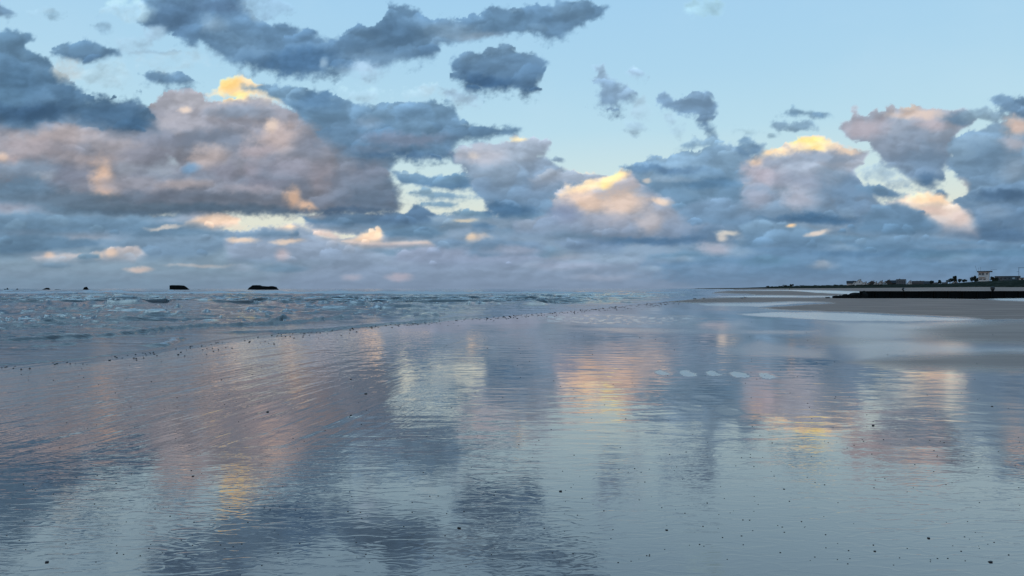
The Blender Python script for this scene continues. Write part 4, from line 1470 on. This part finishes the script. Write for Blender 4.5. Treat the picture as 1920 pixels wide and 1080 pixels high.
DUNE = [(0, 5.2), (250, 5.0), (320, 4.85), (345, 4.8), (390, 4.2), (450, 4.2), (560, 4.7), (650, 5.0), (750, 4.9), (900, 4.9), (1000, 4.7), (1300, 3.9), (1500, 2.9), (2200, 2.2), (6000, 1.2)]


def dune_h(y):
    return float(np.interp(y, [p[0] for p in DUNE], [p[1] for p in DUNE]))


yd = np.concatenate([[-6000, -2000, -900], np.linspace(-400, 110, 60), np.linspace(120, 900, 330), np.linspace(906, 2200, 130), [2600, 3200, 4500, 6500]])
od = np.concatenate([[-2, 0, 2, 4, 6, 8, 10, 12, 14, 17, 20, 24, 28, 34, 42, 55, 80, 130, 250, 500, 1500, 6000]])
Yd, Od = np.meshgrid(yd, od, indexing='ij')
cx = np.interp(Yd, [p[0] for p in COAST], [p[1] for p in COAST])
Hd = np.interp(Yd, [p[0] for p in DUNE], [p[1] for p in DUNE])
nz = fbm(Yd * 0.10, Od * 0.12, 400, 4, 0.6)
prof = sst(Od, 0, 16)
b0 = np.interp(Yd, [0, 300, 700, 1300, 2200], [2.5, 2.45, 2.1, 1.9, 1.7])
Zd = b0 - 0.15 + (Hd - b0 + 0.15) * prof + nz * 0.6 * prof * (1 - sst(Od, 100, 400))
Zd[:, 0] = -0.5
Zd[:, 1] = -0.5
dunes = grid_mesh('dunes', cx + Od * 1.0 - 18.0, Yd + Od * 0.15, Zd)
tag(dunes, kind='structure')
m, T, out = material('dune_scrub')
geo = T.n.new('ShaderNodeNewGeometry')
n = T.noise(geo.outputs['Position'], 0.35, 8.0, 0.65)
b = T.n.new('ShaderNodeBsdfDiffuse')
T.put(b, 0, T.mixc(T.smooth(n.outputs['Fac'], 0.45, 0.68), (0.026, 0.032, 0.024, 1), (0.075, 0.075, 0.06, 1)))
T.l.new(b.outputs[0], out.inputs[0])
dunes.data.materials.append(m)


def house(px_, wpx, top, d, wall, roofm, label, gable_front=True, base=533.5, storeys=1, cat='house'):
    k = d / F
    w = wpx * k
    x = PX(px_, d)
    zb = CAM_H + (541 - base) * k
    zt = CAM_H + (541 - top) * k
    ground = zb - 3.2
    h = zt - ground
    root = empty('house', (x, d, ground))
    dp = max(7.0, w * 0.9)
    eave = h * (0.60 if gable_front else 0.68)
    # walls
    bm = bmesh.new()
    if gable_front:
        pr = [(-w / 2, 0), (w / 2, 0), (w / 2, eave), (0, h - 0.12), (-w / 2, eave)]
        f = [bm.verts.new((a, 0, z)) for a, z in pr]
        g_ = [bm.verts.new((a, dp, z)) for a, z in pr]
    else:
        pr = [(0, 0), (dp, 0), (dp, eave), (dp / 2, h - 0.12), (0, eave)]
        f = [bm.verts.new((-w / 2, a, z)) for a, z in pr]
        g_ = [bm.verts.new((w / 2, a, z)) for a, z in pr]
    bm.faces.new(f); bm.faces.new(g_[::-1])
    for i in range(5):
        bm.faces.new([f[i], g_[i], g_[(i + 1) % 5], f[(i + 1) % 5]])
    obj('wall', bm, M[wall], root)
    # roof, two slabs with an overhang
    bm = bmesh.new()
    ov, th = 0.35, 0.22
    for sgn in (-1, 1):
        if gable_front:
            run = w / 2
            a = Vector((0, -ov, h)); b_ = Vector((sgn * (run + ov), -ov, eave - ov * (h - eave) / run))
            L = Vector((0, dp + 2 * ov, 0))
        else:
            run = dp / 2
            a = Vector((-w / 2 - ov, dp / 2, h)); b_ = Vector((-w / 2 - ov, dp / 2 + sgn * (run + ov), eave - ov * (h - eave) / run))
            L = Vector((w + 2 * ov, 0, 0))
        up_ = Vector((0, 0, th))
        q = [a, b_, b_ + L, a + L]
        lo = [bm.verts.new(v) for v in q]
        hi_ = [bm.verts.new(v + up_) for v in q]
        bm.faces.new(lo); bm.faces.new(hi_[::-1])
        for i in range(4):
            bm.faces.new([lo[i], hi_[i], hi_[(i + 1) % 4], lo[(i + 1) % 4]])
    rf = obj('roof', bm, M[roofm], root)
    obj('chimney', box((w * 0.22 if not gable_front else w * 0.18, dp * 0.6, h - 0.1), (0.6, 0.6, 1.1)), M['brick_wall'], rf)
    for i in range(max(2, int(w / 3.2))):
        wx_ = -w / 2 + w * (i + 0.5) / max(2, int(w / 3.2))
        fr_ = obj('window', box((wx_, -0.03, 2.3), (1.2, 0.06, 1.1)), M['pale'], root)
        obj('pane', box((wx_, -0.07, 2.3), (1.0, 0.03, 0.9)), M['glass'], fr_)
    if gable_front and h > 4.6:
        fr_ = obj('window', box((0.3, -0.03, h - (h - eave) * 0.72), (0.9, 0.06, 0.8)), M['dark_metal'], root)
        obj('pane', box((0.3, -0.07, h - (h - eave) * 0.72), (0.7, 0.03, 0.6)), M['glass'], fr_)
    obj('door', box((w * 0.33, -0.03, 1.05), (0.9, 0.06, 2.0)), M['dark_metal'], root)
    root.rotation_euler = (0, 0, -math.atan2(x, d))
    tag(root, label, cat, 'houses behind the dunes')
    return root


house(1596, 15, 527.0, 690, 'cream_wall', 'roof', 'leftmost house behind the dunes, its dark roof sloping down to the left', False)
house(1602.5, 9, 527.6, 675, 'white_wall', 'roof', 'narrow pale gabled house squeezed between the leftmost roof and the tall gable')
house(1611, 15, 524.0, 655, 'white_wall', 'roof', 'tallest pale gable with a dark round-looking window, left part of the village')
house(1622, 11, 528.6, 640, 'white_wall', 'roof_brown', 'low bright gabled bungalow just right of the tall gable')
house(1635, 18, 526.6, 650, 'brick_wall', 'roof', 'long dark-roofed house with its ridge level, behind the pale low gable')
house(1629, 7, 530.0, 625, 'cream_wall', 'roof_brown', 'small pale gable in front of the long dark roof')
house(1642, 9, 528.4, 622, 'white_wall', 'roof', 'pale gable showing a curved dark shadow, third small gable from the left')
house(1652, 12, 526.2, 645, 'cream_wall', 'roof', 'pale slope-sided house left of the steep dark gable')
house(1659, 9, 527.6, 628, 'white_wall', 'roof_brown', 'small pale gable under the steep dark roof')
house(1665.5, 13, 524.6, 650, 'brick_wall', 'roof', 'steep dark gabled house next to the flat-topped block')
house(1676, 14, 526.0, 655, 'brick_wall', 'roof', 'dark ridge-roofed house tucked against the flat-topped block', False)
house(1706, 10, 526.2, 600, 'white_wall', 'roof', 'small bright white gable standing alone right of the flat-topped block')
house(1721, 19, 527.2, 590, 'grey_wall', 'roof_brown', 'wide grey bungalow with a brown roof, right of the lone white gable', False)
house(1741, 15, 527.6, 560, 'brick_wall', 'roof', 'wide dark bungalow among shrubs halfway to the tower', False)
house(1753.5, 8, 530.2, 520, 'white_wall', 'roof_brown', 'tiny white-walled bungalow low in the scrub, left of two', False, 533.5)
house(1771.5, 8, 529.8, 500, 'white_wall', 'roof_brown', 'tiny white-walled bungalow low in the scrub, right of two', False, 533)
house(1791, 13, 526.6, 470, 'cream_wall', 'roof_brown', 'cream gabled house beneath the tall tree left of the tower', True, 531)

# flat topped block
d = 610.0
k = d / F
blk = empty('apartment_block', (PX(1689.5, d), d, CAM_H + (541 - 533.5) * k - 1.5))
tag(blk, 'dark flat-topped block of flats rising above the village roofs', 'building')
hb_ = (533.5 - 524.2) * k + 1.5
obj('wall', box((0, 4, hb_ / 2), (16 * k, 8, hb_)), M['grey_wall'], blk)
rf = obj('roof', box((0, 4, hb_ + 0.14), (16 * k + 0.5, 8.5, 0.28)), M['roof'], blk)
obj('vent', box((-1.0, 3, hb_ + 0.55), (0.7, 0.7, 0.55)), M['dark_metal'], rf)
for i in range(4):
    for j in range(2):
        fr_ = obj('window', box((-2.6 + i * 1.7, -0.03, 1.7 + j * 2.0), (1.1, 0.06, 1.0)), M['grey_wall'], blk)
        obj('pane', box((-2.6 + i * 1.7, -0.07, 1.7 + j * 2.0), (0.9, 0.03, 0.8)), M['glass'], fr_)

# lookout tower
d = 332.0
k = d / F
zb = CAM_H + (541 - 528.5) * k
tw = empty('lookout_tower', (PX(1844.6, d), d, zb))
tag(tw, 'white lookout tower with a dark overhanging flat roof and masts on the dune', 'tower')
H_ = (528.5 - 510.2) * k
Wt = 18 * k
bm = bmesh.new()
prof = [(-Wt / 2 * 0.93, 0), (Wt / 2 * 0.93, 0), (Wt / 2, H_), (-Wt / 2, H_)]
f = [bm.verts.new((a, 0, z)) for a, z in prof]
g_ = [bm.verts.new((a, 4.0, z)) for a, z in prof]
bm.faces.new(f); bm.faces.new(g_[::-1])
for i in range(4):
    bm.faces.new([f[i], g_[i], g_[(i + 1) % 4], f[(i + 1) % 4]])
add_box(bm, (0, 2.0, -1.5), (Wt * 0.98, 4.2, 3.0))
obj('wall', bm, M['white_wall'], tw)
rf = obj('roof', box((0.35, 2.0, H_ + 0.22), (24.5 * k, 5.2, 0.44)), M['dark_metal'], tw)
obj('roof_edge', box((0.35, 2.0, H_ + 0.50), (23.5 * k, 5.0, 0.11)), M['pale'], rf)
for wx_, wz, ww, wh in [(-0.35, H_ * 0.80, 0.9, 1.0), (-1.45, H_ * 0.80, 0.8, 0.9), (1.2, H_ * 0.82, 0.7, 0.7), (-1.2, H_ * 0.28, 1.2, 0.45), (0.3, H_ * 0.28, 0.8, 0.5)]:
    fr_ = obj('window', box((wx_, -0.03, wz), (ww + .16, 0.06, wh + .16)), M['cream_wall'], tw)
    obj('pane', box((wx_, -0.075, wz), (ww, 0.03, wh)), M['metal'] if wz > H_ / 2 else M['glass'], fr_)
bl = obj('balcony', box((-0.75, -0.42, H_ * 0.50), (2.6, 0.8, 0.12)), M['pale'], tw)
for i in range(7):
    obj('baluster', add_rod(bmesh.new(), (-2.0 + i * 0.42, -0.78, H_ * 0.50 + 0.06), (-2.0 + i * 0.42, -0.78, H_ * 0.50 + 0.75), 0.03, 6), M['pale'], bl)
obj('handrail', add_rod(bmesh.new(), (-2.03, -0.78, H_ * 0.50 + 0.78), (0.55, -0.78, H_ * 0.50 + 0.78), 0.035, 6), M['pale'], bl)
obj('drainpipe', add_rod(bmesh.new(), (Wt / 2 * 0.96, -0.08, 0), (Wt / 2 * 1.0, -0.08, H_), 0.06, 6), M['metal'], tw)
obj('mast', add_rod(bmesh.new(), (-2.6, 1.5, H_ + 0.4), (-3.3, 1.5, H_ + 3.0), 0.045, 6), M['metal'], tw)
obj('mast', add_rod(bmesh.new(), (-1.35, 1.0, H_ + 0.4), (-1.2, 1.0, H_ + 2.5), 0.04, 6), M['metal'], tw)
obj('mast', add_rod(bmesh.new(), (-2.2, 2.2, H_ + 0.4), (-1.9, 2.2, H_ + 2.1), 0.035, 6), M['metal'], tw)
ar = obj('aerial_arm', add_rod(bmesh.new(), (2.6, 1.0, H_ + 1.0), (5.0, 1.0, H_ + 1.05), 0.045, 6), M['metal'], tw)
obj('bracket', add_rod(bmesh.new(), (2.7, 1.0, H_ + 0.4), (2.7, 1.0, H_ + 1.0), 0.045, 6), M['metal'], ar)

for _b in (blk, tw):
    _b.rotation_euler = (0, 0, -math.atan2(_b.location.x, _b.location.y))

# long dark building right of the tower and what stands beside it
d = 345.0
k = d / F
z0 = CAM_H + (541 - 527.5) * k
lb = empty('long_building', (PX(1889, d), d, z0))
tag(lb, 'long low dark building with a flat roof behind the dune, right of the tower', 'building')
hh = (527.5 - 518.6) * k
obj('wall', box((0, 3, hh / 2 - 1.5), (40 * k, 6, hh + 3)), M['grey_wall'], lb)
obj('roof', box((0, 3, hh + 0.12), (41 * k, 6.5, 0.24)), M['roof'], lb)
for i in range(6):
    fr_ = obj('window', box((-4.2 + i * 1.65, -0.03, hh * 0.62), (0.95, 0.06, 0.75)), M['pale'] if i == 4 else M['grey_wall'], lb)
    obj('pane', box((-4.2 + i * 1.65, -0.07, hh * 0.62), (0.75, 0.03, 0.55)), M['pale'] if i == 4 else M['glass'], fr_)
hut = empty('beach_hut', (PX(1919.5, 338), 338.0, CAM_H + (541 - 527) * 338 / F - 0.2))
tag(hut, 'small hut with a pale front and dark roof at the right edge of the picture', 'hut')
obj('wall', box((0, 1.4, -0.5), (3.6, 2.8, 4.0)), M['cream_wall'], hut)
obj('roof', box((0, 1.4, 1.65), (4.0, 3.2, 0.28)), M['roof'], hut)
obj('door', box((-0.6, -0.03, 0.68), (0.8, 0.06, 1.3)), M['dark_metal'], hut)

for _b in (lb, hut):
    _b.rotation_euler = (0, 0, -math.atan2(_b.location.x, _b.location.y))

d = 336.0
k = d / F
lp = empty('lamp_post', (PX(1910.3, d), d, CAM_H + (541 - 527) * k))
tag(lp, 'tall thin lamp post with a long arm, at the right edge of the picture', 'lamp post')
hp = (527 - 502) * k
obj('pole', add_rod(bmesh.new(), (0, 0, -3), (0, 0, hp), 0.10, 8, 0.07), M['metal'], lp)
ar = obj('arm', add_rod(bmesh.new(), (-0.3, 0, hp), (2.6, 0, hp + 0.05), 0.07, 8), M['metal'], lp)
obj('lamp_head', box((2.7, 0, hp - 0.02), (0.6, 0.25, 0.14)), M['metal'], ar)
obj('bracket', add_rod(bmesh.new(), (-0.95, 0, hp * 0.70), (0.1, 0, hp * 0.70), 0.06, 8), M['metal'], lp)
for px_, lab in [(1699.5, 'thin pole behind the flat-topped block, just to its right'), (1719.5, 'thin pole above the wide grey bungalow, left one of two'), (1732.5, 'thin pole above the wide grey bungalow, right one of two')]:
    r = empty('telegraph_pole', (PX(px_, 600), 600.0, 4.4))
    tag(r, lab, 'pole', 'thin poles above the village')
    obj('pole', add_rod(bmesh.new(), (0, 0, 0), (0, 0, 3.7), 0.13, 6), M['metal'], r)
    obj('crossarm', box((0, 0, 3.35), (1.0, 0.1, 0.12)), M['metal'], r)


def tree(px_, base_y, top_y, wpx, d, seed, mat, label, lean=0.0, name='tree', group='trees and shrubs behind the dunes', cat='tree'):
    k = d / F
    r_ = random.Random(seed)
    zb = CAM_H + (541 - base_y) * k
    h = (base_y - top_y) * k
    w = wpx * k
    root = empty(name, (PX(px_, d), d, zb - 0.3))
    bm = bmesh.new()
    th = h * 0.55
    add_rod(bm, (0, 0, -3.5), (lean * h * 0.3, 0, th), 0.05 * h + 0.04, 7, 0.02 * h + 0.02)
    for i in range(5):
        a = i * 1.3 + r_.random()
        z = th * (0.45 + 0.12 * i)
        add_rod(bm, (lean * h * 0.3 * z / th, 0, z), (lean * h * 0.5 + math.cos(a) * w * 0.3, math.sin(a) * w * 0.3, z + h * 0.3), 0.018 * h + 0.02, 5, 0.008 * h)
    obj('trunk', bm, M['bark'], root)
    bm = bmesh.new()
    cl_n = 9
    cs = []
    for i in range(cl_n):
        a = r_.uniform(0, 6.28)
        rr = r_.uniform(0.05, 0.36)
        z = r_.uniform(0.32, 0.80)
        cs.append((math.cos(a) * rr * w + lean * h * (z - .2) * 0.9, math.sin(a) * rr * w, z * h + 0.2, r_.uniform(0.16, 0.26)))
    for i in range(430):
        c_ = cs[r_.randrange(cl_n)]
        u = Vector((r_.gauss(0, 1), r_.gauss(0, 1), r_.gauss(0, 1)))
        u = u.normalized() * r_.uniform(0.5, 1.0)
        p = Vector((c_[0] + u.x * w * c_[3], c_[1] + u.y * w * c_[3], c_[2] + u.z * h * c_[3]))
        s_ = 0.05 * h + 0.12
        n_ = Vector((r_.gauss(0, 1), r_.gauss(0, 1), r_.gauss(0, 1))).normalized()
        t_ = n_.orthogonal().normalized()
        b_ = n_.cross(t_)
        vs = [bm.verts.new(p + t_ * s_ * a_ + b_ * s_ * c2_) for a_, c2_ in ((-1, -.5), (.2, -1), (1, .4), (-.3, 1))]
        bm.faces.new(vs)
    me = bpy.data.meshes.new('crown')
    bm.to_mesh(me)
    bm.free()
    me.materials.append(M[mat])
    o_ = bpy.data.objects.new('crown', me)
    C.objects.link(o_)
    o_.parent = root
    tag(root, label, cat, group)
    return root


tree(1483.5, 537, 531.6, 8, 900, 1, 'leaf', 'wind-bent tree leaning right, alone above the far scrub', 0.6)
tree(1472, 538, 534.0, 9, 900, 2, 'leaf', 'low bushy tree just left of the wind-bent tree')
tree(1781, 530.5, 521.5, 15, 440, 3, 'leaf', 'broad dark tree left of the tall square-topped tree')
tree(1790, 530, 516.6, 7, 430, 4, 'leaf', 'tall narrow square-topped dark tree above the cream gabled house', 0.2)
tree(1799, 530, 522.6, 8, 420, 5, 'leaf', 'small round tree right of the tall square-topped tree')
tree(1808, 530, 522.8, 9, 400, 6, 'leaf', 'second small round tree towards the tower')
tree(1823, 529, 516.8, 11, 370, 7, 'leaf_grey', 'pale grey-green tree standing left of the tower')
tree(1828.5, 529, 516.6, 5, 360, 8, 'leaf', 'thin dark tree right against the grey-green one')
tree(1833, 529, 520.4, 8, 352, 9, 'leaf', 'dark bush at the left foot of the tower')
tree(1861, 529, 518.2, 10, 350, 10, 'leaf', 'dark bush at the right foot of the tower')
tree(1867, 529, 518.2, 8, 347, 11, 'leaf', 'very dark tree between the tower and the long building')
tree(1762, 533, 524.0, 7, 470, 12, 'leaf', 'small pointed dark tree between the two tiny bungalows')
tree(1747, 533, 525.5, 8, 500, 13, 'leaf', 'round dark tree at the end of the wide dark bungalow')
shr = []
rs = random.Random(77)
for i, px_ in enumerate(np.linspace(1440, 1592, 20)):
    d_ = float(np.interp(px_, [1430, 1600], [1150, 720]))
    y0_ = float(np.interp(px_, [1430, 1500, 1600], [539.5, 537.8, 536.4]))
    tree(float(px_), y0_, y0_ - rs.uniform(2.2, 3.8), rs.uniform(8, 12), d_, 100 + i, 'leaf', 'low dark shrub in the unbroken row along the far dune', 0.0, 'shrub', 'shrubs along the far dune', 'shrub')
for i, px_ in enumerate(np.linspace(1600, 1775, 18)):
    d_ = float(np.interp(px_, [1600, 1775], [600, 430]))
    tree(float(px_), 535.2, 535.2 - rs.uniform(1.2, 2.6), rs.uniform(8, 13), d_, 200 + i, 'leaf', 'low dark shrub in the row in front of the village houses', 0.0, 'shrub', 'shrubs in front of the houses', 'shrub')

# ---------------------------------------------------------------- pebbles
rp = random.Random(11)
peb_me = []
for i in range(7):
    bm = bmesh.new()
    bmesh.ops.create_icosphere(bm, subdivisions=2, radius=0.5)
    o3 = Vector((i * 5.3, i * 2.1, 0))
    sx, sy, sz = rp.uniform(.9, 1.15), rp.uniform(.6, .85), rp.uniform(.4, .6)
    for v in bm.verts:
        n_ = 1 + mnoise.noise(v.co * 2.2 + o3) * 0.35
        v.co = Vector((v.co.x * sx * n_, v.co.y * sy * n_, v.co.z * sz * n_))
    me = bpy.data.meshes.new('pebble')
    bm.to_mesh(me)
    bm.free()
    me.polygons.foreach_set('use_smooth', np.ones(len(me.polygons), bool))
    me.materials.append(M['pebble'])
    peb_me.append(me)


def pebble(x, y, size, label, group):
    o_ = bpy.data.objects.new('pebble', peb_me[rp.randrange(7)])
    C.objects.link(o_)
    o_.location = (x, y, sand_z(x, y) + size * 0.12)
    o_.scale = (size, size, size * rp.uniform(.55, .8))
    o_.rotation_euler = (0, 0, rp.uniform(-.6, .6) + (math.pi if rp.random() < .5 else 0))
    tag(o_, label, 'pebble', group)
    return o_


for px_, py_, sz, lab in [
    (502, 779, .055, 'largest dark pebble on the open sand at left, right of the lone flow marks'),
    (686, 744, .060, 'dark pebble farther up the sand, left of centre, near the pale reflection'),
    (1051, 933, .040, 'oval dark pebble right of the dark cloud reflection, lower centre'),
    (861, 1004, .040, 'dark pebble below and left of the dark cloud reflection'),
    (1637, 806, .055, 'dark pebble right of the orange reflection at right'),
    (1741, 1024, .030, 'flat dark pebble near the bottom right corner'),
    (1857, 1070, .036, 'long flat dark pebble at the very bottom right'),
    (1250, 1008, .028, 'small flat pebble low on the sand right of centre'),
    (88, 1069, .035, 'dark pebble in the bottom left corner'),
    (658, 716, .050, 'dark pebble left of and beyond the one left of centre'),
    (658, 786, .045, 'dark pebble alone on the brownish reflection left of centre'),
    (1640, 1049, .022, 'tiny dark pebble left of the flat one near the bottom right'),
    (1860, 769, .045, 'dark pebble at far right beyond the pinkish reflection'),
    (1470, 929, .022, 'tiny dark pebble on the pale sand right of centre'),
    (362, 903, .030, 'dark pebble on the dull grey reflection at lower left'),
    (284, 689 + 30, .04, 'dark pebble below the tideline at left'),
    (112, 847, .022, 'flat dark pebble on the smooth sand at far left'),
]:
    d_ = dist_of(py_)
    pebble(PX(px_, d_), d_, sz * 0.72, lab, None)
tide = []
small = []
t_ = 0
while len(tide) < 165:
    py_ = 541 + rp.choice([rp.uniform(22, 80), rp.uniform(30, 150)])
    d_ = dist_of(py_)
    if d_ < 14.3 or d_ > 80:
        continue
    x_ = float(shore_x(d_)) + 0.25 + abs(rp.gauss(0, 1.0)) * (0.5 + d_ / 45)
    if abs(x_ / d_) < 0.70:
        tide.append((x_, d_, rp.choice([rp.uniform(.016, .03), rp.uniform(.02, .045)]) * (1 + d_ / 34)))
for x_, d_, s_ in tide:
    pebble(x_, d_, s_, 'small dark pebble among many strewn along the water\'s edge', 'pebbles strewn along the tideline')
for i in range(115):
    py_ = rp.uniform(600, 1075)
    px_ = rp.uniform(10, 1910)
    d_ = dist_of(py_)
    x_ = PX(px_, d_)
    if x_ < float(shore_x(d_)) + 0.8:
        continue
    pebble(x_, d_, rp.uniform(.005, .010) * (0.6 + d_ / 7), 'tiny dark pebble, one of many scattered over the open wet sand', 'pebbles scattered over the open sand')
bm = bmesh.new()
for i in range(900):
    if i < 420:
        d_ = rp.uniform(14.5, 95)
        x_ = float(shore_x(d_)) + 0.2 + abs(rp.gauss(0, 0.9)) * (0.6 + d_ / 40)
        s_ = rp.uniform(.012, .03) * (1 + d_ / 30)
    else:
        py_ = 600 + 480 * rp.random()
        d_ = dist_of(py_)
        x_ = PX(rp.uniform(0, 1920), d_)
        s_ = rp.uniform(.004, .009) * (0.7 + d_ / 9)
        if x_ < float(shore_x(d_)) + 0.8:
            continue
    z_ = sand_z(x_, d_)
    mt = bmesh.ops.create_icosphere(bm, subdivisions=1, radius=0.5)
    for v in mt['verts']:
        v.co = Vector((x_ + v.co.x * s_ * 1.1, d_ + v.co.y * s_ * 0.8, z_ + v.co.z * s_ * 0.55 + s_ * .1))
o = obj('shingle', bm, M['pebble'], None, True)
tag(o, kind='stuff')
